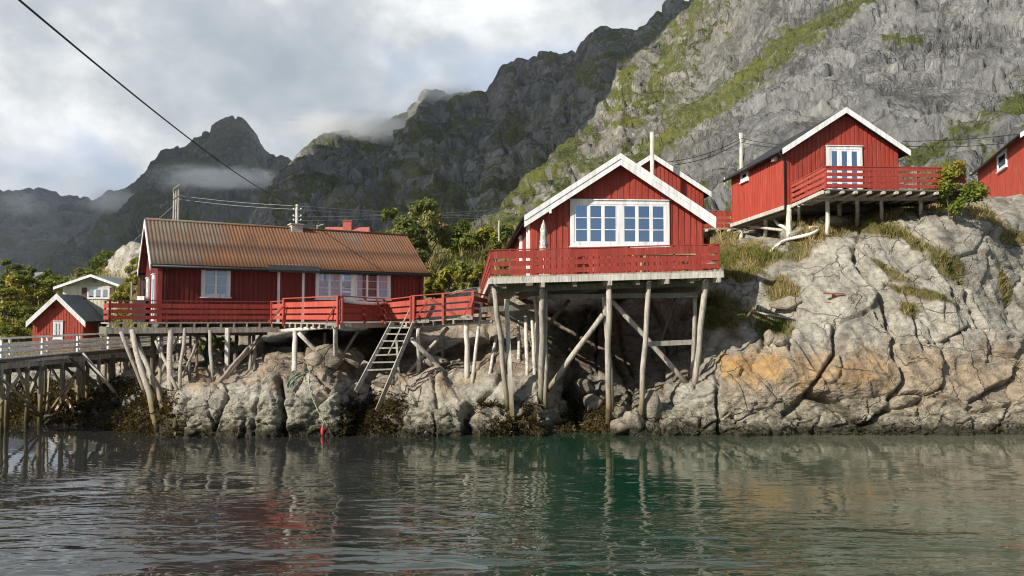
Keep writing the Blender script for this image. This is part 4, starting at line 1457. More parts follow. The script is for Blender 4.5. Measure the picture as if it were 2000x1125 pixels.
# fascia slab pieces under the braces
bar(DK, "edge_board", P(635, 633, 26.3), P(668, 634, 26.3), 0.10, 0.10, "grey_wood")
bar(DK, "edge_board", P(806, 628, 27.3), P(838, 627, 27.3), 0.10, 0.12, "grey_wood")
bar(DK, "edge_board", P(893, 622, 27.1), P(923, 621, 27.1), 0.10, 0.12, "grey_wood")
# posts under it
for t, b, Y, r, mt, sq in (((236, 648), (283, 769), 28.9, 0.085, "grey_wood", 0), ((258, 646), (311, 852), 28.6, 0.115, "pale_wood", 0), ((249, 648), (324, 780), 29.6, 0.10, "grey_wood", 0),
                           ((268, 660), (315, 790), 30.0, 0.10, "pale_wood", 0), ((299, 648), (298, 735), 30.8, 0.12, "dark_wood", 0), ((316, 648), (312, 752), 30.2, 0.075, "grey_wood", 0),
                           ((334, 648), (333, 803), 29.4, 0.125, "pale_wood", 0), ((361, 643), (342, 826), 29.5, 0.075, "grey_wood", 0), ((372, 655), (371, 738), 31.5, 0.06, "dark_wood", 0),
                           ((384, 655), (386, 735), 31.8, 0.06, "dark_wood", 0), ((410, 646), (415, 744), 30.2, 0.085, "grey_wood", 0), ((444, 641), (443, 758), 30.6, 0.08, "white_wood", 1),
                           ((488, 650), (488, 718), 32.5, 0.075, "grey_wood", 0), ((496, 650), (497, 716), 32.6, 0.085, "grey_wood", 0), ((462, 650), (460, 724), 33.2, 0.10, "dark_wood", 0),
                           ((576, 648), (575, 719), 29.0, 0.11, "white_wood", 0), ((655, 634), (655, 721), 26.6, 0.10, "white_wood", 0), ((817, 640), (818, 730), 27.6, 0.095, "white_wood", 0),
                           ((911, 626), (913, 738), 27.4, 0.11, "white_wood", 0), ((866, 650), (865, 702), 29.8, 0.07, "grey_wood", 0), ((635, 650), (634, 690), 31.0, 0.07, "dark_wood", 0),
                           ((941, 592), (923, 746), 27.6, 0.075, "white_wood", 0)):
    post_px(DK, t, b, Y, r, mt, bool(sq))
for t, b, Y, r, mt in (((370, 648), (440, 700), 31.0, 0.075, "grey_wood"), ((484, 680), (427, 747), 31.0, 0.09, "pale_wood"), ((583, 650), (650, 718), 28.0, 0.095, "white_wood"),
                       ((803, 662), (868, 727), 27.3, 0.105, "white_wood"), ((875, 640), (798, 728), 28.6, 0.085, "pale_wood"), ((338, 675), (382, 722), 31.5, 0.06, "dark_wood"),
                       ((418, 655), (440, 700), 32.5, 0.07, "dark_wood"), ((448, 656), (420, 712), 33.0, 0.07, "dark_wood"), ((515, 650), (440, 740), 32.6, 0.07, "grey_wood"), ((300, 655), (345, 760), 30.2, 0.07, "grey_wood"), ((352, 650), (308, 745), 30.6, 0.06, "pale_wood"), ((392, 652), (352, 742), 31.2, 0.06, "grey_wood"), ((700, 645), (668, 700), 30.0, 0.07, "grey_wood")):
    post_px(DK, t, b, Y, r, mt, name="brace", into=0.15)

# ---- ladder down to the rocks
LDR = thing("ladder_stair", "steep pale wooden ladder stair leaning from the left deck down onto the rocks", "ladder", hit(741, 789))
tl, tr = P(766, 630, 27.4), P(809, 628, 27.4)
bl, br = hit(701, 753), hit(741, 790)
k = 0.93
bl2 = tl + (P(701, 753, 25.0) - tl)
br2 = tr + (P(741, 790, 24.6) - tr)
bl2.y, br2.y = 25.4, 25.0
bl2 = P(701, 753, 25.4); br2 = P(741, 790, 25.0)
bar(LDR, "stringer", tl, bl2 + (bl2 - tl).normalized() * 0.25, 0.06, 0.14, "pale_wood", up=(0, 0.5, 1))
bar(LDR, "stringer", tr, br2 + (br2 - tr).normalized() * 0.25, 0.06, 0.14, "pale_wood", up=(0, 0.5, 1))
for pxl, pyl, pxr, pyr in ((759, 640, 803, 640), (752, 652, 797, 653), (745, 666, 790, 666), (737, 680, 785, 679), (729, 694, 779, 692), (721, 708, 773, 707), (713, 723, 766, 721)):
    f = (pyl - 630) / (753 - 630)
    bar(LDR, "rung", P(pxl, pyl, 27.4 - 2.0 * f), P(pxr, pyr, 27.4 - 1.85 * f), 0.14, 0.045, "pale_wood")
bar(LDR, "handrail", P(800, 604, 27.2), P(758, 692, 25.9), 0.04, 0.07, "pale_wood", up=(0, 1, 0))
pp = P(781, 764, 25.6)
bar(LDR, "handrail_post", P(774, 660, 26.4), hit(781, 764), 0.07, 0.07, "white_wood", up=(0, 1, 0))

# ------------------------------------------------------------------ the cabin in the middle
B = House("gable_cabin", "red cabin with double white barge boards and one wide white window, above the water", "cabin",
          P(1040, 541, 27.0), 3.55, 6.38, 13.0, 2.62, 4.78)
q = B.hit(1208, 300, 1, -0.4); B.zr = q.z - 0.12
q = B.hit(1028, 408, 1, -0.4); B.sl = 0.655; B.ze = B.zr - B.sl * B.w / 2
B.walls(M["red"], 0.225, 0.15, 0.022, side=None)
B.roof(M["black_felt"], 0.30, 0.42, 0.3, 0.10)
B.barge(M["white"], ((0.0, 0.20, 0.060), (0.201, 0.43, 0.035)), ext=0.03)
B.eaves(M["black"], 0, 0.16, 0.03, M["black"])
m = MB(); m.box(0.05, B.w - 0.05, 0.05, B.L - 0.05, -0.30, -0.004)
m.build("floor", M["dark_wood"], B.root)
for x in (0.4, 2.2, 4.1, 6.0):
    m = MB(); m.box(x, x + 0.16, -0.3, B.L, -0.52, -0.302)
    m.build("floor_beam", M["mossy_wood"], B.root)
a, b = B.hit(1113.5, 481, 1, 0), B.hit(1306, 393, 1, 0)
window(B.root, (a.x, -0.022, a.z), 0, b.x - a.x, b.z - a.z, [3, 3], 3, 0.15, mull=0.20, sash=0.06, bar=0.03)
# door and small window in the side wall
window(B.root, (-0.022, 1.75, 0.05), R(-90), 0.95, 2.15, [1], 3, 0.14, sill=False)
window(B.root, (-0.022, 5.6, 0.9), R(-90), 1.0, 1.1, [2], 2, 0.11)
m = MB(); m.tube([(0.62, -0.45, B.zroof(0.62) - 0.42), (0.62, -0.42, B.zroof(0.62) - 0.30)], 0.05, n=8)
m.build("gable_bracket", M["white"], B.root)

# ---- its deck
DC = thing("high_deck", "high weathered timber deck on tall leaning posts with red board railing round the middle cabin", "deck", P(1040, 541, 25))
dB = Vector((-0.062, 0.998, 0))
xB = Vector((0.998, 0.062, 0))
FL, FR = P(957.5, 540, 24.6), P(1413, 527.5, 25.0)
BL, BR_ = FL + dB * 2.45, FR + dB * 2.1
WB = FL + dB * 16.0 + Vector((0, 0, -0.40))
m = MB()
m.prism([FL, FR, BR_, BL], (0, 0, -0.05))
m.prism([BL, BL + xB * 1.25, WB + xB * 1.0, WB], (0, 0, -0.05))
m.prism([BL + xB * 1.26, FR + dB * 2.05 - xB * 1.0, FR + dB * 2.5 - xB * 1.0, BL + xB * 1.26 + dB * 0.1], (0, 0, -0.045))
m.build("planking", M["grey_wood"], DC, world=True)
dz = Vector((0, 0, -0.15))
bar(DC, "fascia_board", FL + dz - dB * 0.03 - xB * 0.02, FR + dz - dB * 0.03, 0.045, 0.20, "white_wood")
bar(DC, "fascia_board", FL + dz - xB * 0.03, WB + dz - xB * 0.03, 0.045, 0.20, "white_wood")
bar(DC, "fascia_board", FR + dz - xB * 0.06, BR_ + dz - xB * 0.06, 0.045, 0.20, "grey_wood")
for px_ in (985, 1059, 1122, 1189, 1245, 1301, 1352, 1403):
    f = (px_ - 957.5) / (1413 - 957.5)
    s0 = FL.lerp(FR, f) + Vector((0, 0, -0.33))
    bar(DC, "joist", s0 - dB * (0.07 if px_ in (1059, 1189, 1301, 1403) else -0.06), s0 + dB * 4.2, 0.13, 0.16, "pale_wood" if px_ in (1059, 1189, 1301, 1403) else "mossy_wood")
for k in range(9):
    s0 = FL + dB * (1.4 + 1.6 * k) + Vector((0, 0, -0.20 - 0.045 * k))
    bar(DC, "walkway_joist", s0 - xB * 0.0, s0 + xB * 1.3, 0.09, 0.14, "grey_wood")
RB = ((0.08, 0.24), (0.34, 0.50), (0.60, 0.86))
RB2 = ((0.07, 0.23), (0.33, 0.49), (0.59, 0.84))
railing(DC, FL + xB * 0.05, FR - xB * 0.14, 0.88, RB2, 1.55, "red_rail", out=-dB)
railing(DC, FL, WB, 0.88, RB2, 1.8, "red_rail", out=-xB)
railing(DC, FR - xB * 0.14, FR - xB * 0.14 + dB * 2.0, 0.88, RB2, 1.4, "red_rail", out=xB)
bar(DC, "cross_beam", P(1067, 580, 25.6), P(1363, 576, 25.8), 0.07, 0.17, "mossy_wood")
bar(DC, "cross_beam", P(1264, 672, 25.5), P(1353, 668, 26.0), 0.06, 0.17, "pale_wood")
bar(DC, "cross_beam", P(940, 605, 27.2), P(1060, 598, 26.8), 0.12, 0.20, "dark_wood")
bar(DC, "cross_beam", P(960, 566, 25.4), P(1400, 552, 26.2), 0.16, 0.20, "mossy_wood")
for t, b, Y, r, mt, sq in (((965, 560), (992, 792), 25.0, 0.10, "grey_wood", 0), ((989, 584), (1000, 810), 25.5, 0.085, "white_wood", 1), ((1059, 562), (1057, 782), 25.2, 0.115, "grey_wood", 0),
                           ((1065, 566), (1066, 794), 25.5, 0.085, "pale_wood", 0), ((1045, 580), (1053, 734), 26.6, 0.085, "pale_wood", 0), ((1039, 622), (1044, 730), 27.4, 0.075, "white_wood", 0),
                           ((1027, 618), (1029, 730), 27.6, 0.08, "white_wood", 0), ((1013, 628), (1013, 694), 29.5, 0.075, "white_wood", 0), ((970, 655), (958, 722), 28.4, 0.07, "white_wood", 0),
                           ((1189, 556), (1188, 830), 25.1, 0.12, "pale_wood", 0), ((1180, 580), (1197, 800), 25.6, 0.10, "grey_wood", 0), ((1268, 548), (1251, 823), 25.2, 0.105, "pale_wood", 0),
                           ((1379, 545), (1357, 755), 25.3, 0.115, "pale_wood", 0), ((1357, 578), (1352, 738), 26.1, 0.09, "grey_wood", 0), ((1319, 583), (1319, 690), 30.0, 0.11, "dark_wood", 0),
                           ((1285, 590), (1305, 690), 30.5, 0.08, "dark_wood", 0)):
    post_px(DC, t, b, Y, r, mt, bool(sq))
for t, b, Y, r, mt in (((1178, 614), (1071, 760), 25.7, 0.11, "pale_wood"), ((1193, 585), (1340, 748), 26.0, 0.10, "pale_wood"), ((1112, 586), (1066, 640), 28.5, 0.09, "dark_wood"),
                       ((1319, 585), (1292, 664), 29.8, 0.07, "dark_wood")):
    post_px(DC, t, b, Y, r, mt, name="brace", into=0.15)

# things on that deck
fl = P(1062, 541, 25.9); fl.z = FL.z + 0.06
PAR = thing("parasol", "closed pale grey parasol standing on the high deck beside the wide window", "parasol", fl)
top = P(1062, 433, 25.9)
m = MB(); m.tube([fl, Vector((fl.x, fl.y, top.z + 0.06))], 0.02, n=8)
m.build("pole", M["metal"], PAR, world=True)
m = MB()
n, rows = 16, 9
vs, fs = [], []
for i in range(rows + 1):
    t_ = i / rows
    z = top.z - t_ * 1.25
    rr = 0.03 + 0.10 * math.sin(min(1, t_ * 1.25) * math.pi * 0.62) + 0.02 * math.sin(t_ * 9)
    for j in range(n):
        a_ = 2 * math.pi * j / n
        r_ = rr * (0.86 + (0.32 if j % 2 else -0.22) + 0.25 * math.sin(i * 2.3 + j * 1.7))
        vs.append((fl.x + r_ * math.cos(a_), fl.y + r_ * math.sin(a_), z))
for i in range(rows):
    for j in range(n):
        fs.append((i * n + j, i * n + (j + 1) % n, (i + 1) * n + (j + 1) % n, (i + 1) * n + j))
m.add(vs, fs)
m.build("canopy", M["fabric"], PAR, world=True, smooth=True)
m = MB(); m.box(-0.22, 0.22, -0.22, 0.22, 0, 0.08)
m.build("base", M["concrete"], PAR)
fl = P(1297, 530, 25.8); fl.z = FL.lerp(FR, 0.74).z + 0.03
TB = thing("picnic_table", "low tan wooden table with pale legs behind the railing of the high deck", "table", fl, R(3.5))
for k in range(3):
    m = MB(); m.box(-1.05, 1.05, -0.32 + 0.22 * k, -0.32 + 0.22 * k + 0.20, 0.60, 0.64)
    m.build("tabletop", M["tan_wood"], TB)
for sx in (-0.75, 0.75):
    for sy in (-0.25, 0.25):
        m = MB(); m.box(sx - 0.035, sx + 0.035, sy - 0.035, sy + 0.035, 0, 0.60)
        m.build("leg", M["tan_wood"], TB)

# ------------------------------------------------------------------ cabin behind it
W = House("rear_cabin", "red cabin with white barge boards showing only its gable top behind the middle cabin", "cabin", P(1180, 440, 42), 3.0, 6.1, 7.0, 2.6, 4.6)
q = W.hit(1274, 300, 1, -0.3); W.root.location = Vector(W.root.location) + Vector((0, 0, 0)); cx = q.x
W.root.location = W.root.location + xB * (cx - W.w / 2)
W.inv = frame_of(W.root).inverted()
q = W.hit(1274, 300, 1, -0.3); W.zr = q.z - 0.12
W.sl = 0.645; W.ze = W.zr - W.sl * W.w / 2
W.walls(M["red"], 0.225, 0.15, 0.022, below=2.0)
W.roof(M["black_felt"], 0.3, 0.35, 0.3, 0.1)
W.barge(M["white"], ((0.0, 0.30, 0.04),))
W.eaves(M["black"], 1, 0.16, 0.03)

# ------------------------------------------------------------------ upper cabin on the right
U = House("upper_cabin", "red cabin highest on the slope with a glazed door and a drainpipe", "cabin", P(1535, 400, 33.0), 4.0, 5.3, 6.6, 2.5, 4.0)
q = U.hit(1646, 210, 1, -0.4); U.zr = q.z - 0.10
U.sl = 0.645; U.ze = U.zr - U.sl * U.w / 2
U.walls(M["red"], 0.20, 0.13, 0.022, side=M["red_bright"])
U.roof(M["black_felt"], 0.28, 0.42, 0.3, 0.09)
U.barge(M["white"], ((0.0, 0.26, 0.04),))
U.eaves(M["black"], 0, 0.16, 0.03, M["black"])
U.eaves(M["black"], 1, 0.16, 0.03)
m = MB(); m.box(-0.33, -0.29, U.L + 0.2, U.L + 0.24, U.ze - 0.40, U.ze + 0.0)
m.build("barge_end", M["white"], U.root)
m = MB(); m.box(0.05, U.w - 0.05, 0.05, U.L - 0.05, -0.26, -0.03)
m.build("floor", M["dark_wood"], U.root)
m = MB(); m.box(-0.10, 0.06, 0.0, U.L, -0.20, -0.025)
m.build("sill_beam", M["white_wood"], U.root)
a, b = U.hit(1614, 350, 1, 0), U.hit(1682, 287, 1, 0)
window(U.root, (a.x, -0.022, 0.10), 0, b.x - a.x, b.z - 0.10, [3], 3, 0.13, mull=0.12, sash=0.10, sill=False, name="glazed_door")
a, b = U.hit(1449, 358, 0, 0), U.hit(1463, 328, 0, 0)
window(U.root, (-0.022, max(a.y, b.y), a.z), R(-90), abs(a.y - b.y), b.z - a.z - 0.0, [1], 1, 0.16)
a = U.hit(1517, 308, 0, 0)
m = MB(); m.box(-0.20, 0.0, a.y - 0.14, a.y + 0.14, a.z - 0.16, a.z + 0.12)
m.build("outside_lamp", M["white"], U.root)
dp = MB(); dp.tube([(-0.42, -0.25, U.ze - 0.18), (-0.18, -0.12, U.ze - 0.42), (-0.06, -0.06, U.ze - 0.6), (-0.06, -0.06, -0.3)], 0.04, n=8)
dp.build("downpipe", M["black"], U.root, smooth=True)
for px_, t_, b_, Y, r in ((1541, 402, 454, 33.0, 0.14), (1495, 422, 462, 36.0, 0.12), (1448, 440, 470, 39.3, 0.12)):
    post_px(U.root, (px_, t_), (px_, b_), Y, r, "white_wood", name="foundation_post")
log(U.root, "floor_log", P(1460, 441, 38.6), P(1538, 451, 34.2), 0.07, "white_wood")

DU = thing("upper_deck", "timber deck with red board railing and white posts in front of the upper right cabin", "deck", P(1612, 368, 30))
zU = U.root.location.z + 0.02
f0, f1 = Pz(1612, 369, zU), Pz(1892, 369.5, zU)
f1.y = f0.y + 0.35; f1.x = 0.6175 * f1.y
w0 = Vector((12.45, 33.0, zU)); w0 = frame_of(U.root) @ Vector((0.25, -0.03, 0)); w0.z = zU
w1 = frame_of(U.root) @ Vector((U.w + 1.2, 0.0, 0)); w1.z = zU
m = MB(); m.prism([f0, f1, f1 + Vector((0.2, 3.2, 0)), w1, w0], (0, 0, -0.05))
m.build("planking", M["dark_wood"], DU, world=True)  # dark timber puts the shade under this deck into the boards
for px_ in (1616, 1645, 1671, 1699, 1726, 1752, 1778, 1805, 1832, 1860, 1886):
    f = (px_ - 1612) / 280
    s0 = f0.lerp(f1, f) + Vector((0, 0, -0.13))
    log(DU, "joist", s0 + Vector((0, -0.10, 0)), s0 + Vector((0.0, 2.6, 0)), 0.065, "pale_wood")
for f in (0.25, 0.5, 0.75):
    s0 = f0.lerp(w0, f) + Vector((0, 0, -0.12))
    bar(DU, "side_joist", s0 + Vector((-0.08, 0, 0)), s0 + Vector((0.6, 0, 0)), 0.09, 0.14, "white_wood")
bar(DU, "edge_beam", f0 + Vector((-0.1, 0.0, -0.12)), w0 + Vector((-0.1, -0.1, -0.12)), 0.06, 0.14, "white_wood")
bar(DU, "front_beam", P(1588, 386, 30.3), P(1840, 386, 30.5), 0.12, 0.24, "pale_wood")
RU = ((0.06, 0.20), (0.29, 0.43), (0.52, 0.66), (0.74, 0.88))
railing(DU, f0, f1, 0.90, RU[:3] + ((0.74, 0.87),), 2.0, "red_rail", out=(0, -1, 0))
railing(DU, f0, w0, 0.90, RU[:3] + ((0.74, 0.87),), 1.6, "red_rail_light", out=(-1, 0, 0))
for t, b, Y, r in (((1616, 380), (1616, 457), 30.5, 0.10), ((1674, 384), (1675, 441), 30.7, 0.095), ((1721, 384), (1722, 431), 30.8, 0.09), ((1798, 384), (1799, 416), 30.9, 0.09),
                   ((1560, 402), (1561, 440), 32.5, 0.08), ((1639, 396), (1640, 432), 32.6, 0.11)):
    post_px(DU, t, b, Y, r, "white_wood")
fl = f0.lerp(f1, 0.13) + Vector((0, 1.6, 0.0))
BN = thing("garden_bench", "dark red bench with pale cushions behind the upper deck railing", "bench", fl)
m = MB(); m.box(-0.3, 1.8, -0.25, 0.2, 0.36, 0.42); m.build("seat", M["red_dark"], BN)
for sx in (-0.2, 0.8, 1.7):
    m = MB(); m.box(sx - 0.04, sx + 0.04, -0.2, 0.15, 0, 0.36); m.build("leg", M["red_dark"], BN)

# ---- link walkway between the two upper cabins
z_ = P(1400, 446, 41).z
LK = thing("link_walkway", "short dark red railed walkway between the rear cabin and the upper cabin", "walkway", P(1400, 446, 41))
a, b = P(1325, 446, 41.0), P(1437, 446, 41.0); a.z = b.z = z_
m = MB(); m.prism([a, b, b + Vector((0, 1.6, 0)), a + Vector((0, 1.6, 0))], (0, 0, -0.06)); m.build("planking", M["grey_wood"], LK, world=True)
railing(LK, a, b, 0.98, ((0.06, 0.24), (0.36, 0.54), (0.68, 0.92)), 1.2, "red_rail")
railing(LK, a + Vector((0, 1.6, 0)), b + Vector((0, 1.6, 0)), 0.98, ((0.06, 0.24), (0.36, 0.54), (0.68, 0.92)), 1.2, "red_rail_light", out=(0, 1, 0))
for px_ in (1380, 1402, 1424):
    s0 = P(px_, 450, 40.95); log(LK, "joist", s0 + Vector((0, -0.12, 0)), s0 + Vector((0, 1.6, 0)), 0.075, "white_wood")
for px_ in (1340, 1415):
    s0 = P(px_, 452, 41.4); s1 = s0.copy(); s1.z = ground(s0.x, s0.y) - 0.3
    if s1.z < s0.z - 0.1: log(LK, "post", s0, s1, 0.09, "white_wood")
m = MB()

# ------------------------------------------------------------------ cabin at the right edge
far = P(1911, 392, 46.0)
yV = Vector((0.36, 0.933, 0))
V_ = House("worn_cabin", "red cabin with sun worn paint cut off by the right edge of the view", "cabin", far - yV * 10.5, -21.1, 5.6, 10.5, 2.5, 4.4)
V_.root.location.z = far.z - 0.45
V_.inv = frame_of(V_.root).inverted()
q = V_.hit(1905, 338, 0, 0); V_.ze = q.z; V_.sl = 0.65; V_.zr = V_.ze + V_.sl * V_.w / 2
V_.walls(M["red_worn"], 0.16, 0.12, 0.015, below=0.8)
V_.roof(M["black_felt"], 0.30, 0.35, 0.3, 0.09)
V_.barge(M["white"], ((0.0, 0.24, 0.04),))
V_.eaves(M["black"], 0, 0.16, 0.03, M["black"])
a, b = V_.hit(1950, 323, 0, 0), V_.hit(1967, 290, 0, 0)
window(V_.root, (-0.015, max(a.y, b.y), min(a.z, b.z) - 0.42), R(-90), abs(a.y - b.y) + 0.05, 1.0, [1], 1, 0.14)
m = MB(); m.box(-0.34, -0.30, V_.L + 0.2, V_.L + 0.24, V_.ze - 0.40, V_.ze - 0.02); m.build("barge_end", M["white"], V_.root)

# ------------------------------------------------------------------ small buildings far left
S = House("boathouse", "small bright red boathouse with grey sheet roof and broad white barge boards behind the jetty", "boathouse", P(70, 697, 58), 8.0, 3.7, 7.5, 2.2, 4.4)
q = S.hit(112, 570, 1, -0.3); S.root.location = S.root.location + Vector((math.cos(R(8)), math.sin(R(8)), 0)) * (q.x - S.w / 2)
S.inv = frame_of(S.root).inverted()
q = S.hit(112, 572, 1, -0.3); S.zr = q.z - 0.15; S.sl = 1.02; S.ze = S.zr - S.sl * S.w / 2
S.walls(M["red_bright"], 0.2, 0.13, 0.02, below=0.6)
S.roof(M["slate"], 0.28, 0.4, 0.3, 0.08)
S.barge(M["white"], ((0.0, 0.46, 0.05),))
S.eaves(M["black"], 1, 0.16, 0.03)
m = MB()
for k in range(24):
    y = -0.3 + k * 0.33
    x0, x1 = S.w / 2 + 0.05, S.w + S.over
    m.prism([(x0, y, S.zroof(x0) + S.th), (x1, y, S.zroof(x1) + S.th), (x1, y, S.zroof(x1) + S.th + 0.035), (x0, y, S.zroof(x0) + S.th + 0.035)], (0, 0.07, 0))
m.build("roof_seam", M["slate"], S.root)
a, b = S.hit(104, 662, 1, 0), S.hit(124, 627, 1, 0)
window(S.root, (a.x, -0.02, a.z), 0, b.x - a.x, b.z - a.z, [2], 2, 0.14)
a, b = S.hit(190, 650, 0, S.w), S.hit(206, 626, 0, S.w)
window(S.root, (S.w + 0.02, min(a.y, b.y), a.z), R(90), abs(b.y - a.y) , b.z - a.z, [2], 2, 0.14)
m = MB(); m.ball((S.w / 2 - 0.35, -0.1, S.ze + 0.9), 0.14, 10, 8); m.build("gable_ornament", M["red_dark"], S.root)

T = House("cream_house", "cream coloured house with a low gable roof and a row of windows above the boathouse", "house", P(120, 600, 62), 6.0, 5.0, 6.5, 2.2, 3.4)
q = T.hit(176, 536, 1, -0.8); T.root.location = T.root.location + Vector((0.995, 0.10, 0)) * (q.x - T.w / 2)
T.inv = frame_of(T.root).inverted()
q = T.hit(176, 536, 1, -0.8); T.zr = q.z - 0.1; T.sl = 0.37; T.ze = T.zr - T.sl * T.w / 2
T.walls(M["cream"], 0.3, 0.2, 0.015, below=1.0)
T.roof(M["slate"], 0.38, 0.7, 0.4, 0.10)
T.barge(M["white"], ((0.0, 0.22, 0.05),))
a, b = T.hit(171, 576, 1, 0), T.hit(215, 562, 1, 0)
window(T.root, (a.x, -0.015, b.z - 0.95), 0, b.x - a.x, 0.95, [1, 1, 1], 1, 0.10, mull=0.1, sill=False)
for px_ in (165, 219):
    q = T.hit(px_, 566, 1, 0)
    m = MB(); m.box(q.x - 0.18, q.x + 0.18, -0.06, 0, b.z - 0.95, b.z); m.build("shutter", M["hut"], T.root)
m = MB(); m.box(0.2, T.w - 0.2, -0.10, -0.02, T.ze - 0.02, T.ze + 0.10); m.build("gable_beam", M["cream"], T.root)
m = MB(); m.tube([(T.w / 2, -0.02, T.ze + 0.52), (T.w / 2, -0.14, T.ze + 0.52)], 0.17, n=14); m.build("gable_fan", M["grey_wood"], T.root)

K = House("white_house", "distant white house cut off at the far left edge above the shrubs", "house", P(-45, 570, 105), 75.0, 6.0, 8.0, 2.6, 4.4)
q = K.hit(23, 530, 1, -0.3)
K.root.location = P(40, 575, 108)
K.inv = frame_of(K.root).inverted()
K.root.rotation_euler.z = R(58); K.inv = frame_of(K.root).inverted()
K.zr = (P(24, 529, 106).z - K.root.location.z); K.ze = K.zr - 1.7; K.sl = 1.7 / 3
K.walls(M["white"], 0.3, 0.2, 0.015, below=2.0)
K.roof(M["slate"], 0.35, 0.35, 0.3, 0.1)
K.barge(M["white"], ((0.0, 0.25, 0.05),))
m = MB(); m.box(2.7, 3.3, 5.0, 5.6, K.zr - 0.4, K.zr + 0.7); m.build("chimney", M["black_felt"], K.root)

N_ = House("brown_hut", "small brown boarded hut half hidden behind the white gable of the long cabin", "hut", P(268, 596, 48), 12.0, 3.0, 3.5, 2.0, 3.0)
N_.zr = P(300, 505, 48).z - N_.root.location.z; N_.sl = 0.55; N_.ze = N_.zr - N_.sl * 1.5
N_.walls(M["hut"], 0.2, 0.13, 0.02, below=1.0)
N_.roof(M["grey_wood"], 0.3, 0.3, 0.2, 0.07)
N_.barge(M["grey_wood"], ((0.0, 0.16, 0.04),))
m = MB(); m.beam((-0.25, -0.4, -0.6), (-0.25, -0.4, 1.5), 0.09, 0.09); m.build("porch_post", M["pale_wood"], N_.root)

Rr = House("tiled_house", "distant house whose faded red tiled roof and chimney show above the rusty roof", "house", P(728, 520, 78), -88.0, 5.0, 4.6, 2.4, 4.2)
Rr.root.location = P(645, 520, 80); Rr.inv = frame_of(Rr.root).inverted()
Rr.zr = P(684, 444, 77).z - Rr.root.location.z; Rr.sl = 0.75; Rr.ze = Rr.zr - Rr.sl * 2.5
Rr.walls(M["white"], 0.3, 0.2, 0.015, below=2.5)
Rr.roof(M["pink_tile"], 0.3, 0.0, 0.0, 0.1)
for yy in (1.9,):
    m = MB(); m.box(2.6, 3.1, yy, yy + 0.9, Rr.zr - 0.6, Rr.zr + 0.62); c_ = m.build("chimney", M["brick"], Rr.root)
    m = MB(); m.box(2.54, 3.16, yy - 0.06, yy + 0.96, Rr.zr + 0.622, Rr.zr + 0.72); m.build("chimney_cap", M["brick"], c_)
Q = House("hidden_house", "house lost behind the trees with only its thin brick chimney showing", "house", P(858, 500, 72), -88.0, 4.0, 4.0, 2.0, 3.2)
Q.zr = P(870, 470, 72).z - Q.root.location.z; Q.sl = 0.6; Q.ze = Q.zr - 1.2
Q.walls(M["red_dark"], 0.3, 0.2, 0.015, below=2.0)
Q.roof(M["pink_tile"], 0.25, 0.2, 0.2, 0.1)
m = MB(); m.box(1.7, 2.2, 0.4, 1.0, Q.zr - 0.5, P(870, 444, 72).z - Q.root.location.z); m.build("chimney", M["brick"], Q.root)

# ------------------------------------------------------------------ jetty on the left
JZ = 2.5
JT = thing("jetty", "old grey timber jetty on tide stained posts running back from the left edge", "jetty", (-18, 28, 0))


def jx(y):
    return -17.6 + 0.05 * (y - 25)


j0, j1 = Vector((jx(23.5), 23.5, JZ)), Vector((jx(40), 40, JZ + 0.12))
sideL = Vector((-1.3, 0, 0))
m = MB(); m.prism([j0, j1, j1 + sideL, j0 + sideL], (0, 0, -0.06))
m.build("planking", M["grey_wood"], JT, world=True)
for off in (0.0, -1.15):
    bar(JT, "stringer", j0 + Vector((off - 0.06, 0, -0.20)), j1 + Vector((off - 0.06, 0, -0.20)), 0.14, 0.22, "grey_wood")
bar(JT, "edge_board", P(14, 708, 25.9), P(134, 697, 28.9), 0.05, 0.11, "white_wood")
bar(JT, "edge_board", j0 + Vector((0.03, 0, 0.0)), j1 + Vector((0.03, 0, 0.0)), 0.04, 0.09, "dark_wood")
for k in range(18):
    y = 24 + k * 0.9
    bar(JT, "deck_beam", (jx(y) + 0.14, y, JZ - 0.40), (jx(y) - 1.35, y, JZ - 0.40), 0.11, 0.15, "dark_wood")
RJ = ((0.04, 0.10), (0.24, 0.33), (0.44, 0.53))
railing(JT, j0, j1, 0.74, RJ, 2.0, "white", out=(1, 0, 0), cap=0.06)
railing(JT, j0 + sideL, j1 + sideL, 0.72, RJ, 2.0, "white_wood", out=(-1, 0, 0), cap=0.06)
for px_, r, mt, off in ((7, 0.085, "grey_wood", 0), (59, 0.085, "pale_wood", 0), (85, 0.10, "grey_wood", 0), (92, 0.09, "dark_wood", -0.1), (125, 0.085, "grey_wood", 0), (158, 0.11, "pale_wood", 0), (166, 0.09, "grey_wood", 0), (174, 0.10, "dark_wood", 0),
                        (196, 0.09, "pale_wood", 0), (222, 0.16, "dark_wood", 0), (251, 0.12, "pale_wood", 0), (258, 0.08, "grey_wood", 0)):
    u_ = (px_ - 1000) / F
    y = (-17.6 - 1.25) / (u_ - 0.05) if True else 0
    x = jx(y) - 0.02 + off
    zf = min(-0.8, 0)
    g = ground(x, y) - 0.4
    log(JT, "post", (x, y, JZ - 0.08), (x + random.uniform(-0.08, 0.08), y + random.uniform(-0.05, 0.05), max(-1.0, g)), r * 0.78, mt)
for y in (25.5, 27.5, 29.5, 31.5, 33.5, 36):
    g = ground(jx(y) - 1.2, y) - 0.4
    log(JT, "post", (jx(y) - 1.2, y, JZ - 0.1), (jx(y) - 1.2, y, max(-1.0, g)), 0.075, "grey_wood")
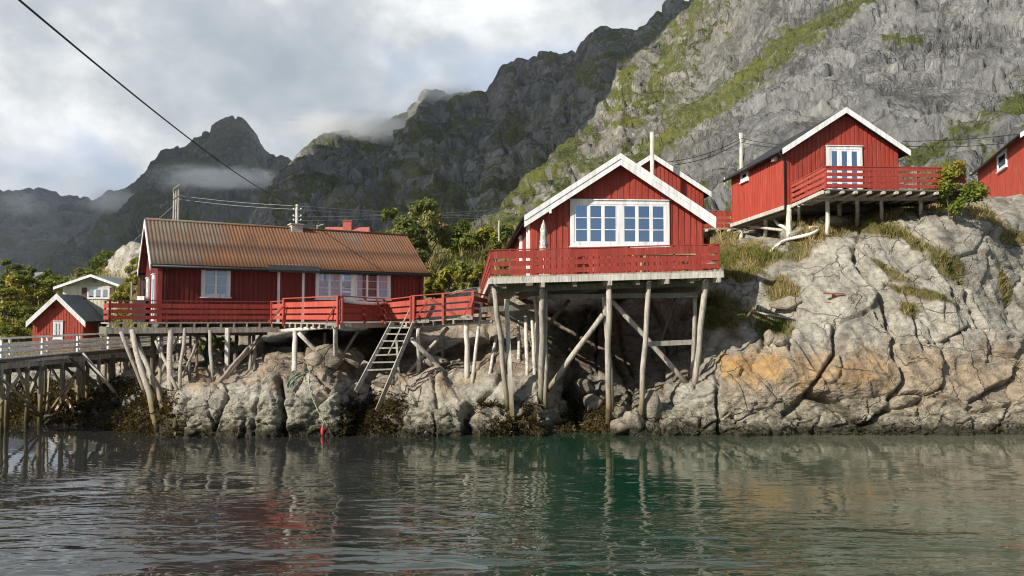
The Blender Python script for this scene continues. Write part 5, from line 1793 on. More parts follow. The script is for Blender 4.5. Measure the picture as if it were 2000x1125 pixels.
for (x0, y0), (x1, y1), Ya, Yb, w_, mt in (((29, 707), (56, 771), 26.2, 27.6, 0.10, "white_wood"), ((85, 702), (57, 769), 28.2, 27.6, 0.10, "white_wood"), ((162, 690), (245, 792), 29.3, 29.0, 0.10, "white_wood"),
                                           ((137, 698), (208, 772), 28.8, 30.0, 0.09, "dark_wood"), ((118, 706), (176, 768), 29.0, 31.0, 0.09, "dark_wood"), ((143, 742), (99, 820), 29.2, 28.4, 0.085, "tan_wood"),
                                           ((40, 712), (85, 775), 26.8, 29.0, 0.09, "dark_wood"), ((92, 704), (130, 770), 29.5, 31.5, 0.08, "dark_wood"), ((130, 780), (154, 823), 28.8, 28.2, 0.09, "tan_wood"),
                                           ((146, 790), (128, 806), 30, 29.5, 0.06, "grey_wood")):
    bar(JT, "brace", P(x0, y0, Ya), P(x1, y1, Yb), w_, w_ * 0.7, mt, up=(0, 1, 0))
for y, dx, mt in ((26.6, -0.55, "pale_wood"), (28.4, -0.7, "grey_wood"), (29.6, -0.5, "pale_wood"), (30.8, -0.6, "grey_wood"), (32.4, -0.4, "pale_wood"), (34.2, -0.7, "pale_wood")):
    g = ground(jx(y) + dx, y) - 0.4
    log(JT, "post", (jx(y) + dx, y, JZ - 0.1), (jx(y) + dx + random.uniform(-0.1, 0.1), y, max(-1.0, g)), 0.06, mt)
for ya, za, yb, zb in ((25.2, 2.1, 27.6, 0.3), (29.8, 2.1, 27.9, 0.4), (30.2, 2.1, 32.6, 0.5), (34.6, 2.1, 32.8, 0.6), (26.4, 2.0, 24.6, 0.2)):
    bar(JT, "brace", (jx(ya) + 0.06, ya, za), (jx(yb) + 0.06, yb, zb), 0.07, 0.06, "pale_wood", up=(0, 1, 0))
    bar(JT, "brace", (jx(ya) - 1.2, ya, za), (jx(yb) + 0.0, yb, zb), 0.07, 0.06, "grey_wood", up=(0, 1, 0))
FW = thing("far_walkway", "low walkway with white rails and dark red sides behind the posts of the left deck", "walkway", (-17, 43, 2.4))
a, b = P(196, 690, 42.0), P(352, 684, 45.0)
a.z, b.z = 2.35, 2.5
m = MB(); m.prism([a, b, b + Vector((-0.3, 1.6, 0)), a + Vector((-0.3, 1.6, 0))], (0, 0, -0.08)); m.build("planking", M["dark_wood"], FW, world=True)
bar(FW, "side_board", a + Vector((0, 0, -0.30)), b + Vector((0, 0, -0.30)), 0.08, 0.42, "red_dark")
railing(FW, a, b, 0.62, ((0.10, 0.17), (0.34, 0.42)), 1.1, "white_wood", cap=0.05)
bar(FW, "edge_beam", a + Vector((0, -0.02, -0.62)), b + Vector((0, -0.02, -0.62)), 0.12, 0.18, "grey_wood")
for f in (0.05, 0.3, 0.55, 0.8):
    s0 = a.lerp(b, f) + Vector((0, 0.1, -0.5)); s1 = s0.copy(); s1.z = min(ground(s0.x, s0.y), 1.2) - 0.4
    log(FW, "post", s0, s1, 0.11, "dark_wood")

# ------------------------------------------------------------------ poles and lines
def pole(label, px_, top_y, Y, r, mat="white_wood", bottom=None, name="utility_pole"):
    t_ = P(px_, top_y, Y)
    g = ground(t_.x, t_.y) - 0.5
    o = thing(name, label, "pole", (t_.x, t_.y, g + 0.5))
    log(o, "shaft", (t_.x + (bottom or 0), t_.y, g), t_, r * 1.15, mat, r, 0.0)
    return o, t_


o1, t1 = pole("white pole behind the rusty roof carrying the long cable and several wires", 580, 399, 55, 0.10)
for py_ in (410, 423, 431):
    a = P(580, py_, 55); m = MB(); m.tube([a + Vector((-0.25, 0, 0)), a + Vector((0.3, 0, 0))], 0.03, n=6)
    ins = m.build("crossarm", M["metal"], o1, world=True)
    m = MB(); m.ball(a + Vector((0.3, 0, 0.08)), 0.07, 8, 6); m.ball(a + Vector((-0.25, 0, 0.08)), 0.07, 8, 6); m.build("insulator", M["white"], ins, world=True)
HP = P(345, 362, 62)
g = ground(HP.x, HP.y) - 0.5
o2 = thing("pylon_frame", "tall wooden pole frame with cross pieces rising behind the rusty roof", "pole", (HP.x, HP.y, g + 0.5))
for px_, ty, Y in ((340.5, 369, 61.0), (344.8, 365, 62.0), (349.5, 361, 63.0)):
    t_ = P(px_, ty, Y)
    log(o2, "shaft", (t_.x, t_.y, g), t_, 0.10, "grey_wood", 0.085, 0.0)
for (ya, yb) in ((370, 362), (390, 381), (374, 366)):
    bar(o2, "crossarm", P(338.5, ya, 60.7), P(351, yb, 63.3), 0.10, 0.12, "grey_wood")
o3, t3 = pole("thin white pole among the bushes left of the middle cabin", 974.7, 431, 58, 0.05)
o4, t4 = pole("white pole rising in front of the rear cabin gable", 1273.5, 258, 40.5, 0.115)
o5, t5 = pole("white pole behind the roof of the upper cabin", 1447, 260, 46, 0.11)
for py_ in (270, 276):
    a = P(1447, py_, 46); m = MB(); m.tube([a + Vector((-0.2, 0, 0)), a + Vector((0.3, 0, 0))], 0.03, n=6); m.build("crossarm", M["metal"], o5, world=True)


def wire(label, a, b, r, sag, mat="wire", name="power_line", n=18, ext=0):
    m = MB()
    pts = []
    for k in range(n + 1):
        f = k / n
        p = a.lerp(b, f)
        if ext and k == n: p = a.lerp(b, ext)
        p.z -= sag * 4 * min(f, 1) * (1 - min(f, 1))
        pts.append(p)
    m.tube(pts, r, n=5)
    o = m.build(name, M[mat], smooth=True)
    return tag(o, label, "cable", "overhead wires between the poles")


wire("thick dark cable slanting down across the sky from the upper left corner", P(580, 404, 55), P(-90, -108, 11), 0.022, 0.55, name="overhead_cable", n=30, ext=1.5)
wire("pale wire from the pole frame to the pole behind the rusty roof, uppermost of them", P(350, 382, 63), P(580, 402, 55), 0.018, 0.12, "wire_pale")
wire("pale wire from the pole frame to the pole behind the rusty roof, lowest of them", P(350, 389, 63), P(580, 409, 55), 0.018, 0.12, "wire_pale")
wire("pale wire running from the white pole over the trees, uppermost of the four", P(580, 402, 55), P(1010, 424, 75), 0.018, 0.15, "wire_pale")
wire("pale wire running from the white pole over the trees, second from the top of four", P(580, 409, 55), P(1000, 428, 75), 0.018, 0.15, "wire_pale")
wire("pale wire running from the white pole into the trees, third from the top of four", P(580, 424, 55), P(960, 410, 75), 0.02, 0.15, "wire_pale")
wire("pale wire running from the white pole into the trees, lowest of the four", P(580, 431, 55), P(930, 416, 75), 0.02, 0.15, "wire_pale")
wire("dark wire sloping down to the left from the white pole behind the rusty roof", P(580, 428, 55), P(395, 470, 60), 0.018, 0.05)
wire("dark line from the upper cabin's pole down to the rear cabin, upper of two", P(1447, 271, 46), P(1305, 316, 43), 0.022, 0.25)
wire("dark line from the upper cabin's pole down to the rear cabin, lower of two", P(1447, 277, 46), P(1318, 322, 43), 0.022, 0.25)
wire("short dark line from the pole to the roof of the upper cabin, upper of two", P(1447, 270, 46), P(1530, 283, 36), 0.018, 0.05)
wire("short dark line from the pole to the roof of the upper cabin, lower of two", P(1447, 277, 46), P(1526, 288, 36), 0.018, 0.08)
wire("dark line crossing the cliff between the upper cabin and the worn cabin, upper of two", P(1762, 276, 40), P(1990, 262, 42), 0.02, 0.1)
wire("dark line crossing the cliff between the upper cabin and the worn cabin, lower of two", P(1762, 285, 40), P(1960, 280, 42), 0.02, 0.12)
wire("pale stay wire slanting down from the pole frame to the rocky knoll", P(341, 400, 61), P(262, 470, 70), 0.02, 0.0, "wire_pale", "stay_wire", 4)

# ------------------------------------------------------------------ things lying on the shore
def on(px_, py_, lift=0.05):
    p = hit(px_, py_)
    return p + (EYE - p).normalized() * lift


def rope(label, pts, r, mat, lift=0.06, name="rope", cat="rope"):
    m = MB()
    P3 = [on(x, y, lift) for x, y in pts]
    # keep neighbouring points together so that the rope does not dive into cracks
    for _ in range(2):
        for i in range(1, len(P3) - 1):
            mid = (P3[i - 1] + P3[i + 1]) / 2
            if P3[i].y > mid.y + 0.25:
                P3[i] = P3[i] + (EYE - P3[i]).normalized() * (P3[i].y - mid.y - 0.2)
    m.tube(P3, r, n=7)
    o = m.build(name, M[mat], smooth=True)
    return tag(o, label, cat)


rope("green mooring rope looped over the rock edge below the left deck", [(609, 716), (609, 723), (596, 727), (580, 731), (570, 738), (562, 748), (560, 755), (566, 754), (573, 744), (582, 735), (597, 730), (608, 726)], 0.022, "rope")
rope("thin pale green rope hanging down the rock face to the red float", [(606, 722), (604, 734), (603, 747), (605, 760), (608, 772), (614, 786), (620, 800), (626, 813), (632, 824), (631, 834)], 0.016, "rope_pale")
st = hit(609, 714)
m = MB(); m.tube([st - Vector((0, 0, 0.2)), st + Vector((0.0, 0, 0.34))], 0.022, n=6)
tag(m.build("iron_stake", M["rusty_iron"]), "thin rusty iron stake the green rope is tied to", "stake")
bp_ = on(630, 842, 0.12)
BU = thing("mooring_float", "small red float hanging on the pale rope at the waterline", "float", bp_)
m = MB(); m.ball((0, 0, 0.0), 0.09, 12, 9, (0.75, 0.75, 1.7)); m.build("body", M["buoy"], BU, smooth=2)
m = MB(); m.tube([(0, 0, 0.14), (0, 0, 0.20)], 0.02, n=6); m.build("eye", M["buoy"], BU)

cl = on(1627, 582, 0.02)
CT = thing("iron_cleat", "rusty red iron mooring bracket bolted to the big grey slab", "cleat", cl)
m = MB(); m.beam(P(1608, 573, cl.y - 0.15), P(1649, 574, cl.y - 0.15), 0.05, 0.06); m.build("crossbar", M["rusty_iron"], CT, world=True)
m = MB(); m.beam(P(1628, 574, cl.y - 0.12), P(1628, 592, cl.y + 0.25), 0.10, 0.08, up=(0, 1, 0)); m.build("stem", M["rusty_iron"], CT, world=True)
m = MB(); m.beam(P(1611, 592, cl.y + 0.0), P(1640, 589, cl.y + 0.05), 0.06, 0.035); m.build("foot", M["rusty_iron"], CT, world=True)


def pipe(label, pts, r, lift):
    m = MB()
    P3 = [on(x, y, lift) for x, y in pts]
    for _ in range(1):
        P3 = [P3[0]] + [P3[i] * 0.5 + (P3[i - 1] + P3[i + 1]) * 0.25 for i in range(1, len(P3) - 1)] + [P3[-1]]
    m.tube(P3, r, n=10)
    o = m.build("drain_pipe", M["pipe"], smooth=True)
    return tag(o, label, "pipe")


pipe("white plastic pipe snaking down over the grass below the upper cabin", [(1506, 491), (1512, 484), (1520, 476), (1528, 471), (1538, 468), (1553, 464), (1568, 461), (1582, 458), (1593, 454), (1600, 449), (1599, 445), (1592, 443), (1581, 445)], 0.07, 0.55)
m = MB(); m.tube([P(1511, 419, 36.2), P(1513, 428, 35.8), P(1519, 437, 35.4), P(1530, 443, 34.6), P(1538, 448, 33.6), on(1541, 458, 0.05)], 0.085, n=10)
tag(m.build("drain_pipe", M["pipe"], smooth=True), "short bent white waste pipe coming down from under the upper cabin", "pipe")
m = MB(); a, b = on(1466, 609, 0.06), on(1541, 622, 0.05); m.tube([a, a.lerp(b, 0.5) + Vector((0, -0.05, 0.02)), b], 0.05, 0.04, n=7)
tag(m.build("driftwood_log", M["pale_wood"], smooth=True), "pale driftwood pole lying across the shaded gap beside the orange boulder", "driftwood")
gx = P(278, 582, 33.5); gx.z = ZL
GR = thing("barbecue_bin", "small black bin with a white lid standing at the gable end of the long cabin", "bin", gx)
m = MB(); m.box(-0.28, 0.28, -0.25, 0.25, 0, 0.98); m.build("body", M["black_box"], GR)
m = MB(); m.box(-0.16, 0.16, -0.16, 0.16, 0.982, 1.16); m.build("lid", M["white"], GR)
m = MB()
NTt = thing("fishing_net", "dark green fishing net hung in folds between the posts under the left deck", "net", P(408, 720, 30.9))
vs, fs = [], []
for j in range(13):
    for i in range(9):
        f, h_ = i / 8, j / 12
        p = P(400 + 14 * f, 655, 31.0)
        p.z -= 2.0 * h_
        p.y += 0.12 * math.sin(i * 2.2 + j * 0.5)
        p.x += 0.05 * math.sin(j * 1.1) + 0.10 * h_ * (f - 0.3)
        vs.append(p)
for j in range(12):
    for i in range(8):
        fs.append((j * 9 + i, j * 9 + i + 1, (j + 1) * 9 + i + 1, (j + 1) * 9 + i))
m.add(vs, fs)
nn = m.build("mesh_drape", M["net"], NTt, world=True, smooth=True)
md = nn.modifiers.new("thickness", "SOLIDIFY"); md.thickness = 0.04


def boulder(label, px_, py_, s, seed, sc=(1, 1, 1), sink=0.3, mat="rock", rot=0.0):
    p = hit(px_, py_)
    m = MB(); m.ball((0, 0, 0), 1.0, 28, 18)
    Vv = np.array(m.v)
    rs = np.random.default_rng(seed)
    pl = rs.normal(size=(16, 3)); pl /= np.linalg.norm(pl, axis=1, keepdims=True)
    dd = rs.uniform(0.62, 0.95, 16)
    k = np.min(np.where(Vv @ pl.T > 0.05, dd / np.maximum(Vv @ pl.T, 0.05), 9), axis=1)
    k = np.minimum(k, 1.05)
    Vv = Vv * k[:, None] * (1 + 0.05 * fbm(Vv * 3.0 + seed, 4))[:, None] * np.array(sc) * s
    c, sn = math.cos(rot), math.sin(rot)
    Vv = np.stack([Vv[:, 0] * c - Vv[:, 1] * sn, Vv[:, 0] * sn + Vv[:, 1] * c, Vv[:, 2]], -1)
    m.v = [tuple(q) for q in Vv]
    o = m.build("boulder", M[mat], smooth=2)
    o.location = (p.x, p.y, p.z + s * sc[2] * (0.75 - sink))
    at = o.data.color_attributes.new("mask", "FLOAT_COLOR", "POINT")
    at.data.foreach_set("color", np.tile([0.0, 0.0, 0.0, 0.55], len(Vv)).astype(np.float32))
    return tag(o, label, "boulder", "loose boulders on the shore")


boulder("split brown boulder beside the right foot of the propped post under the left deck", 690, 716, 0.55, 3, (1.0, 0.8, 1.0), 0.1)
boulder("dark boulder behind the slanting brace under the left deck", 640, 712, 0.52, 4, (1.1, 0.8, 1.0), 0.1)
boulder("small wedge of rock left of the green rope's stake", 612, 712, 0.30, 5, (1.2, 0.8, 0.9), 0.1)
boulder("pale block wedged at the left foot of the ladder", 716, 742, 0.46, 6, (0.9, 0.8, 1.1), 0.1)
boulder("tan block lying between the stringers of the ladder", 747, 755, 0.36, 7, (1.3, 0.8, 0.7), 0.1)
boulder("low flat stone under the walkway right of the ladder", 850, 712, 0.35, 8, (1.6, 0.8, 0.6), 0.1)
boulder("pale stone at the water in front of the tall middle posts", 1213, 846, 0.34, 9, (1.1, 0.9, 1.1), 0.2)
boulder("cream stone at the water right of the tall middle posts", 1236, 842, 0.40, 10, (0.9, 0.9, 1.2), 0.2)
boulder("stacked grey stone in the dark gap under the high deck", 1160, 800, 0.42, 11, (1.1, 0.9, 0.9), 0.2)
boulder("upper grey stone in the dark gap under the high deck", 1140, 765, 0.40, 12, (1.2, 0.9, 0.8), 0.2)
boulder("tilted tan slab leaning by the third tall post", 1275, 815, 0.50, 13, (0.8, 0.8, 1.2), 0.2, rot=0.5)
boulder("small round stone perched on the orange boulder, left of a pair", 1502, 672, 0.24, 14, (0.9, 0.9, 1.25), 0.0)
boulder("small pointed stone perched on the orange boulder, right of a pair", 1524, 676, 0.22, 15, (1.2, 0.9, 0.9), 0.0)
boulder("pale flat rock under the deck of the upper cabin", 1634, 440, 0.5, 16, (1.5, 0.9, 0.6), 0.1)
boulder("flat grey stone on the ledge beside the tuft of grass", 1542, 603, 0.6, 17, (1.3, 0.8, 0.55), 0.2)

# ------------------------------------------------------------------ plants
def leaf_cloud(centres, radii, n, size, seed, flat=0.9):
    """n small leaf faces in clumps through the crown; returns (n,4,3) corners and tint"""
    rs = np.random.default_rng(seed)
    centres = np.array(centres, float)
    radii = np.array(radii, float)
    w = radii ** 2
    pick = rs.choice(len(centres), n, p=w / w.sum())
    dirs = rs.normal(size=(n, 3))
    dirs /= np.linalg.norm(dirs, axis=1, keepdims=True)
    rr = rs.uniform(0.15, 1.0, n) ** 0.5 * np.where(rs.random(n) < 0.2, 1.28, 1.0)
    wob = 1 + 0.28 * fbm(dirs * 2.0 + pick[:, None] * 3.1 + seed, 2)
    c = centres[pick] + dirs * (radii[pick] * rr * wob)[:, None] * np.array([1, 1, flat])
    nrm = dirs * 0.5 + rs.normal(size=(n, 3)) * 0.7 + np.array([0, 0, 0.5])
    nrm /= np.linalg.norm(nrm, axis=1, keepdims=True)
    t = np.cross(nrm, rs.normal(size=(n, 3)))
    t /= np.linalg.norm(t, axis=1, keepdims=True)
    b = np.cross(nrm, t)
    s = size * rs.uniform(0.6, 1.4, n)[:, None]
    V = np.stack([c - t * s, c - b * s * 0.55, c + t * s, c + b * s * 0.55], 1)
    clump = rs.uniform(-0.22, 0.22, len(centres))[pick]
    tint = np.clip(0.42 + clump + rs.normal(0, 0.15, n) + 0.3 * fbm(c * 1.2 + seed, 2), 0, 1)
    return V, np.stack([tint, tint, tint, np.ones(n)], -1)


def plant(name, label, cat, loc, spread, height, n, size, mat, seed, stems=3, trunk_r=0.05, lobes=12, group=None, low=0.15):
    rs = random.Random(seed)
    root = thing(name, label, cat, loc, 0, group)
    cen, rad = [], []
    for k in range(lobes):
        f = rs.random()
        z = height * (low + (0.92 - low) * f)
        r_ = spread * (0.95 - 0.62 * max(0, f - 0.35) / 0.65) * math.sqrt(rs.random())
        a_ = rs.random() * 2 * math.pi
        cen.append((r_ * math.cos(a_), r_ * math.sin(a_), z))
        rad.append(spread * rs.uniform(0.18, 0.40) * (1.1 - 0.4 * f))
    V, tint = leaf_cloud(cen, rad, n, size, seed)
    loose_mesh("crown", V, 4, M[mat], tint, root)
    m = MB()
    for k in range(stems):
        c = cen[rs.randrange(len(cen))]
        p0 = (rs.uniform(-0.1, 0.1) * spread, rs.uniform(-0.1, 0.1) * spread, -0.3)
        mid = ((p0[0] + c[0]) * 0.42, (p0[1] + c[1]) * 0.42, height * 0.3)
        m.tube([p0, mid, c], trunk_r, trunk_r * 0.3, 6)
    for c in cen[:lobes // 2]:
        m.tube([(0, 0, height * 0.18), (c[0] * 0.6, c[1] * 0.6, c[2] * 0.75), c], trunk_r * 0.5, trunk_r * 0.15, 5)
    m.build("trunk", M["bark"], root, smooth=True)
    return root


def put_on(px_, py_, Y):
    p = P(px_, py_, Y)
    return Vector((p.x, p.y, ground(p.x, p.y)))


def reach(o_loc, px_, py_top):
    """height so that the crown reaches the row py_top"""
    return P(px_, py_top, o_loc.y).z - o_loc.z


# trees and bushes on the slope in the middle: column, foot row, top row, distance, half width (px), material
MID = [(828, 470, 392, 56, 62, "leaf_dark", "tall dark leafy tree rising over the right end of the rusty roof"),
       (762, 470, 402, 60, 30, "leaf", "slender paler tree left of the tall dark tree"),
       (800, 480, 425, 52, 40, "leaf_dark", "dense dark bush in front of the tall tree by the roof end"),
       (905, 480, 430, 62, 36, "leaf", "rounded green bush right of the brick chimney"),
       (950, 490, 444, 62, 28, "leaf_yellow", "yellow green bush below the thin white pole"),
       (992, 480, 436, 64, 30, "leaf", "green bush touching the left eave of the middle cabin"),
       (905, 550, 512, 47, 26, "leaf", "spreading bush above the pale rock between the cabins"),
       (880, 560, 520, 44, 26, "leaf_yellow", "small yellow green bush above the walkway railing"),
       (938, 560, 515, 45, 20, "leaf_yellow", "light green bush close to the high deck corner"),
       (968, 520, 470, 50, 26, "leaf", "green bush behind the left railing of the high deck"),
       (845, 560, 528, 43, 18, "leaf_yellow", "low pale bush behind the end wall of the long cabin")]
for i, (px_, fy, ty, Y, hw, mt, lab) in enumerate(MID):
    g = put_on(px_, fy, Y)
    sp = hw * Y / F
    h_ = max(1.2, reach(g, px_, ty))
    plant("tree" if h_ > 3.6 else "bush", lab, "tree" if h_ > 3.6 else "bush", g, sp, h_, 5200 if hw > 35 else 3000, 0.085 + 0.0012 * Y, mt, 50 + i, 4, 0.07 if h_ > 3.6 else 0.04, 20 if hw > 35 else 14,
          "bushes on the slope between the cabins", 0.22 if h_ > 3.6 else 0.12)
# shrubs covering the hill on the left
PROTO = {}
LEFT = [(12, 560, 74, 30, "leaf_yellow"), (45, 556, 78, 28, "leaf"), (84, 560, 80, 26, "leaf_yellow"), (120, 552, 86, 26, "leaf"), (152, 546, 88, 24, "leaf_dark"), (200, 548, 84, 22, "leaf"), (236, 566, 62, 16, "leaf_yellow"),
        (28, 585, 66, 30, "leaf"), (66, 582, 68, 30, "leaf_yellow"), (100, 578, 72, 24, "leaf_yellow"), (130, 570, 70, 16, "leaf_yellow"), (10, 620, 58, 24, "leaf_yellow"), (52, 594, 64, 24, "leaf_yellow"), (8, 605, 60, 26, "leaf"), (44, 612, 60, 26, "leaf_yellow"), (74, 604, 63, 22, "leaf"), (22, 632, 56, 20, "leaf_yellow"),
        (250, 574, 60, 22, "leaf"), (270, 560, 66, 18, "leaf_yellow"), (262, 535, 62, 12, "leaf"), (175, 540, 94, 20, "leaf"), (60, 546, 88, 26, "leaf_dark"), (20, 545, 92, 26, "leaf_dark"), (98, 546, 92, 22, "leaf"),
        (-20, 590, 64, 34, "leaf"), (-40, 560, 78, 36, "leaf_dark"), (236, 590, 58, 14, "leaf_yellow"), (262, 600, 54, 14, "leaf"), (30, 652, 52, 16, "leaf_yellow"), (90, 630, 60, 12, "leaf_yellow"), (214, 536, 90, 18, "leaf"),
        (285, 545, 62, 16, "leaf"), (440, 690, 37, 16, "leaf_yellow"), (410, 685, 38, 18, "leaf"), (395, 660, 42, 20, "leaf_yellow"), (470, 668, 41, 18, "leaf_yellow")]
NAMES = {"leaf": "rounded green shrub on the grassy hill behind the boathouse", "leaf_yellow": "yellow green shrub on the grassy hill behind the boathouse", "leaf_dark": "dark green shrub along the crest of the hill behind the boathouse"}
for i, (px_, py_, Y, hw, mt) in enumerate(LEFT):
    if mt == "leaf" and i % 5 in (1, 2, 4): mt = "leaf_yellow"
    g = put_on(px_, py_, Y)
    if mt not in PROTO:
        PROTO[mt] = plant("shrub", NAMES[mt], "shrub", (0, 0, 0), 1.0, 1.7, 2600, 0.105, mt, 200 + len(PROTO), 3, 0.04, 13)
        o = PROTO[mt]
    else:
        o = copy_tree(PROTO[mt])
    o["group"] = {"leaf": "green shrubs on the left hill", "leaf_yellow": "yellow green shrubs on the left hill", "leaf_dark": "dark shrubs on the crest of the left hill"}[mt]
    if i >= len(LEFT) - 4:
        o["label"] = "small sunlit shrub on the bank seen through the posts under the long cabin"
        o["group"] = "shrubs behind the posts under the long cabin"
    s = 1.25 * hw * Y / F
    o.location = g
    o.rotation_euler = (0, 0, random.uniform(0, 6.28))
    o.scale = (s, s, s * random.uniform(0.8, 1.1))
# rowan by the upper deck
g = P(1862, 404, 29.55); g.z = ground(g.x, g.y) - 0.05
plant("rowan_bush", "rowan bush turning yellow and orange at the right end of the upper deck", "bush", g, 1.2, max(1.2, reach(g, 1866, 316)), 6000, 0.075, "leaf_rowan", 91, 4, 0.03, 16)


def blades(name, pts, nrm, length, width, mat, seed, lean=0.5, tint=None):
    rs = np.random.default_rng(seed)
    n = len(pts)
    L = length * rs.uniform(0.45, 1.25, n) * (0.45 + 1.1 * sstep(-0.35, 0.45, fbm(pts * 0.9, 3, k=seed + 700)))
    up = np.array([0, 0, 1.0]) + 0.35 * nrm + rs.normal(size=(n, 3)) * lean * 0.45 + np.array([0.18, 0, 0])
    up /= np.linalg.norm(up, axis=1, keepdims=True)
    side = np.cross(up, rs.normal(size=(n, 3)))
    side /= np.linalg.norm(side, axis=1, keepdims=True)
    droop = np.cross(side, up) * (L * rs.uniform(0.0, 0.45, n))[:, None]
    w = (width * rs.uniform(0.6, 1.3, n))[:, None]
    base = pts - np.array([0, 0, 0.05])
    mid = base + up * (L * 0.55)[:, None] + droop * 0.3
    tip = base + up * L[:, None] + droop
    V = np.stack([base - side * w, base + side * w, mid + side * w * 0.7, tip, mid - side * w * 0.7], 1)
    t = np.clip((tint if tint is not None else 0.5) + rs.normal(0, 0.16, n), 0, 1)
    o = loose_mesh(name, V, 5, M[mat], np.stack([t, t, t, np.ones(n)], -1))
    return tag(o, kind="stuff")


def scatter(weight, count, seed):
    """points spread over the ground sheet in proportion to weight x area"""
    rs = np.random.default_rng(seed)
    a, b, c, d = SV[:-1, :-1], SV[:-1, 1:], SV[1:, 1:], SV[1:, :-1]
    area = np.linalg.norm(np.cross(c - a, d - b), axis=-1) * 0.5
    w = (weight[:-1, :-1] * area).reshape(-1)
    idx = rs.choice(len(w), count, p=w / w.sum())
    i, j = np.unravel_index(idx, area.shape)
    u, v = rs.random((2, count, 1))
    p = (a[i, j] * (1 - u) + b[i, j] * u) * (1 - v) + (d[i, j] * (1 - u) + c[i, j] * u) * v
    n = np.cross(c[i, j] - a[i, j], d[i, j] - b[i, j])
    n /= np.linalg.norm(n, axis=1, keepdims=True) + 1e-9
    n[n[:, 2] < 0] *= -1
    return p, n, SPX[i, j], SPY[i, j]


near_w = SGR * SNEAR * (SV[..., 2] > 1.6)
near_w[near_w < 0.25] = 0
p, n, gx, gy = scatter(near_w, 46000, 3)
patch = 0.54 + 0.75 * fbm(p * 0.6, 3, k=81) + 0.10 * sstep(1560, 1400, gx) * sstep(515, 470, gy) - 0.25 * np.exp(-((gy - 520) / 16.0) ** 2) * sstep(1620, 1560, gx) - 0.25 * np.exp(-(near_line(gx, gy, [(1800, 480), (1850, 520), (1895, 560)]) / 22.0) ** 2)
patch -= 0.3 * sstep(1560, 1500, gx) * sstep(560, 600, gy)
blades("shore_grass", p, n, 0.21, 0.010, "grass", 4, 0.5, patch)
far_w = SGR * (1 - SNEAR) * (SV[..., 1] < 100)
p, n, gx, gy = scatter(far_w, 60000, 5)
patch = 0.44 + 0.40 * fbm(p * 0.2, 3, k=82)
blades("hill_grass", p, n, 0.65, 0.035, "grass", 6, 0.6, patch)


# rockweed on the low rocks: hanging clumps of short ribbons
zz = SV[..., 2]
cl_ = fbm(SV * 1.1, 3, k=90)
zone = np.maximum.reduce([sstep(360, 320, SPX) * sstep(1.5, 1.0, zz), 0.9 * sstep(655, 680, SPX) * sstep(800, 770, SPX) * sstep(1.3, 0.9, zz), sstep(925, 945, SPX) * sstep(1070, 1040, SPX) * sstep(1.15, 0.85, zz),
                          0.8 * sstep(800, 830, SPX) * sstep(925, 900, SPX) * sstep(0.8, 0.4, zz) * (cl_ > 0), 0.6 * sstep(1085, 1110, SPX) * sstep(1215, 1180, SPX) * sstep(0.9, 0.5, zz), 0.10 * sstep(0.45, 0.1, zz)])
zone *= sstep(-0.35, 0.1, cl_ + 0.25) * (zz > -0.1) * (SV[..., 1] < 33)
p, n, gx, gy = scatter(zone, 45000, 8)
rs = np.random.default_rng(9)
k = len(p)
L = rs.uniform(0.06, 0.20, k)[:, None]
dn_ = np.array([0, 0, -0.8]) + 0.6 * n + rs.normal(size=(k, 3)) * 0.55
dn_ /= np.linalg.norm(dn_, axis=1, keepdims=True)
sd = np.cross(dn_, rs.normal(size=(k, 3))); sd /= np.linalg.norm(sd, axis=1, keepdims=True)
base = p + n * 0.04
wv = rs.uniform(0.012, 0.03, k)[:, None]
V = np.stack([base - sd * wv * 0.5, base + sd * wv * 0.5, base + dn_ * L * 0.6 + sd * wv + n * 0.05, base + dn_ * L, base + dn_ * L * 0.6 - sd * wv + n * 0.05], 1)
V[..., 2] = np.maximum(V[..., 2], -0.05)
tt = np.clip(0.35 + 0.4 * fbm(p * 0.9, 3, k=95) + rs.normal(0, 0.18, k), 0, 1)
tag(loose_mesh("rockweed", V, 5, M["weed"], np.stack([tt, tt, tt, np.ones(k)], -1)), kind="stuff")

# ------------------------------------------------------------------ cloud and air
def cloud_volume(name, label, c, size, dens, seed, scale=1.6, thr=0.46, rotz=0.0):
    m, t = new_mat(name + "_vapour")
    o = t.n("TexCoord").outputs["Object"]
    mp = t.n("Mapping", ins={"Location": (seed, seed * 0.7, seed * 1.3), "Scale": (scale * 1.2, scale, scale * 0.8)})
    t.put(mp, 0, o)
    n = t.noise(mp.outputs[0], 1.5, 6, 0.64, 0.9)
    ln = t.n("VectorMath", operation="LENGTH")
    t.put(ln, 0, o)
    fall = t.mrange(ln.outputs[1], 0.05, 0.95, 1.0, 0.0, True)
    v = t.mrange(t.math("ADD", n, t.math("MULTIPLY", t.math("SUBTRACT", fall, 0.5), 0.42)), thr, thr + 0.26, 0.0, 1.0, True)
    d = t.math("MULTIPLY", t.math("MULTIPLY", v, fall), dens)
    b = t.n("VolumePrincipled", ins={"Color": (0.99, 0.995, 1.0), "Density": d, "Anisotropy": 0.2})
    out = t.n("OutputMaterial")
    t.t.links.new(b.outputs[0], out.inputs["Volume"])
    mb = MB()
    mb.ball((0, 0, 0), 1.0, 20, 12)
    ob = mb.build(name, m)
    ob.location = c
    ob.scale = size
    ob.rotation_euler = (0, 0, rotz)
    tag(ob, kind="stuff")
    return ob


def haze_box():
    m, t = new_mat("sea_haze")
    v = t.n("VolumePrincipled", ins={"Color": (0.80, 0.88, 1.0), "Density": 0.00007, "Anisotropy": 0.3})
    o = t.n("OutputMaterial")
    t.t.links.new(v.outputs[0], o.inputs["Volume"])
    b = MB()
    b.box(-5200, 6200, -320, 5200, -8, 640)
    tag(b.build("haze", m), kind="stuff")


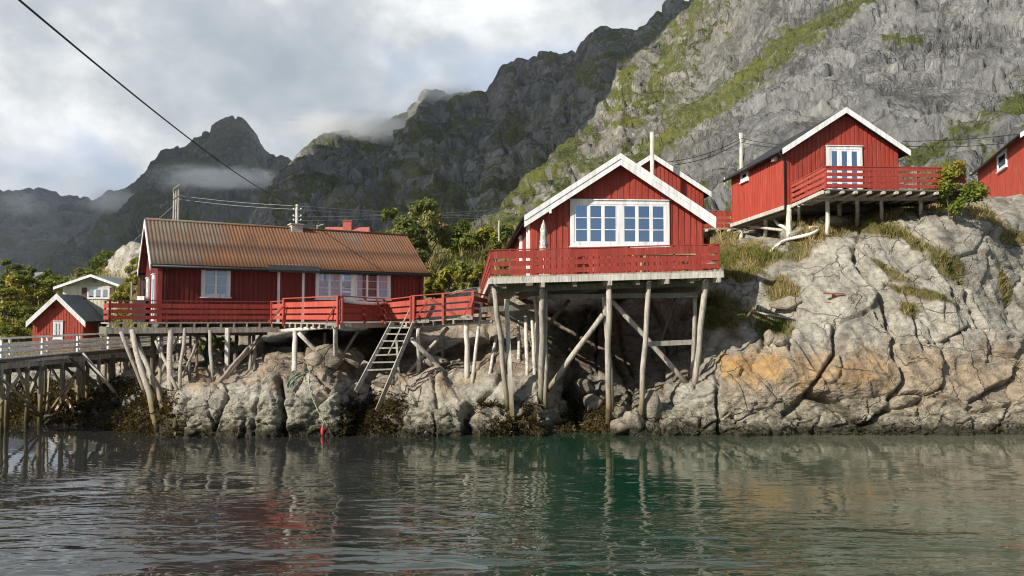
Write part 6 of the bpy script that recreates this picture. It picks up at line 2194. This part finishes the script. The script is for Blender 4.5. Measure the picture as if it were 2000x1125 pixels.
haze_box()
cloud_volume("fog_cap", "", P(885, 188, 935), (100, 52, 28), 0.045, 3.0, 1.5, 0.41)
cloud_volume("fog_bank", "", P(690, 254, 890), (165, 95, 42), 0.045, 5.0, 1.5, 0.40)
cloud_volume("fog_wisp", "", P(410, 347, 1150), (190, 70, 38), 0.03, 8.0, 1.8, 0.41)
cloud_volume("fog_slope", "", P(225, 392, 1400), (140, 80, 50), 0.018, 11.0, 1.6, 0.42)
cloud_volume("fog_drift", "", P(40, 400, 1450), (120, 80, 60), 0.008, 15.0, 1.6)


def shade_cloud(pts, H=700.0):
    """an unseen cloud added over the bay, shaped to keep the sun off the mountains; pts: the places at the rim of its shadow"""
    s = TOSUN / TOSUN.z
    kk = 0.62 * 0.629 / math.tan(SUN_EL)
    q = [p + s * (max(H, 0.62 * (p.y + 0.629 / math.tan(SUN_EL) * p.z) / (1 + kk)) - p.z) for p in pts]
    c = sum(q, Vector()) / len(q)
    n = len(q)
    ang = sorted(range(n), key=lambda i: math.atan2(q[i].y - c.y, q[i].x - c.x))
    q = [q[i] for i in ang]
    rows, cols = 26, 160
    V = np.zeros((2 * rows, cols + 1, 3))
    per = np.array([[p.x, p.y, p.z] for p in q + q[:1]])
    L = np.concatenate([[0], np.cumsum(np.linalg.norm(np.diff(per, axis=0), axis=1))])
    tt = np.linspace(0, L[-1], cols + 1)
    ring = np.stack([np.interp(tt, L, per[:, k]) for k in range(3)], -1)
    cc = np.array([c.x, c.y, c.z])
    for i in range(2 * rows):
        u = i / (2 * rows - 1)
        r = math.sin(min(u, 1 - u) * math.pi) if 0 < u < 1 else 0.0
        r = min(1.0, 2 * min(u, 1 - u) + 0.0)
        top = u > 0.5
        xy = cc + (ring - cc) * r
        thick = 90 * math.sqrt(max(0.0, 1 - r ** 3))
        V[i] = xy
        V[i, :, 2] += (thick if top else -0.35 * thick)
    nn = fbm(V / 160.0, 5, 0.5, k=500)
    V[..., 2] += 38 * nn
    m, t = new_mat("cloud_vapour")
    d = t.n("BsdfDiffuse", ins={0: (0.86, 0.87, 0.88)})
    tr = t.n("BsdfTranslucent", ins={0: (0.80, 0.82, 0.85)})
    mx = t.n("MixShader", ins={0: 0.45})
    t.t.links.new(d.outputs[0], mx.inputs[1])
    t.t.links.new(tr.outputs[0], mx.inputs[2])
    o = t.n("OutputMaterial")
    t.t.links.new(mx.outputs[0], o.inputs[0])
    ob, _ = grid_mesh("cloud", V, m)  # unseen cloud mesh, outlined to shade the mountains
    tag(ob, kind="stuff")


shade_cloud([P(960, 520, 380), P(985, 415, 420), P(1060, 320, 520), P(1190, 185, 640), P(1345, 5, 720), P(1480, -80, 740), P(1400, -50, 1000), P(1000, 120, 960),
             P(940, 222, 910), P(880, 176, 965), P(830, 186, 955), P(790, 240, 915), P(700, 284, 880), P(600, 320, 820), P(480, 440, 760), P(380, 520, 600), P(380, 600, 420), P(700, 600, 400)])
shade_cloud([P(60, 560, 900), P(640, 520, 900), P(600, 340, 1700), P(480, 190, 1900), P(300, 250, 1900), P(-60, 300, 3300), P(-400, 560, 1500)])
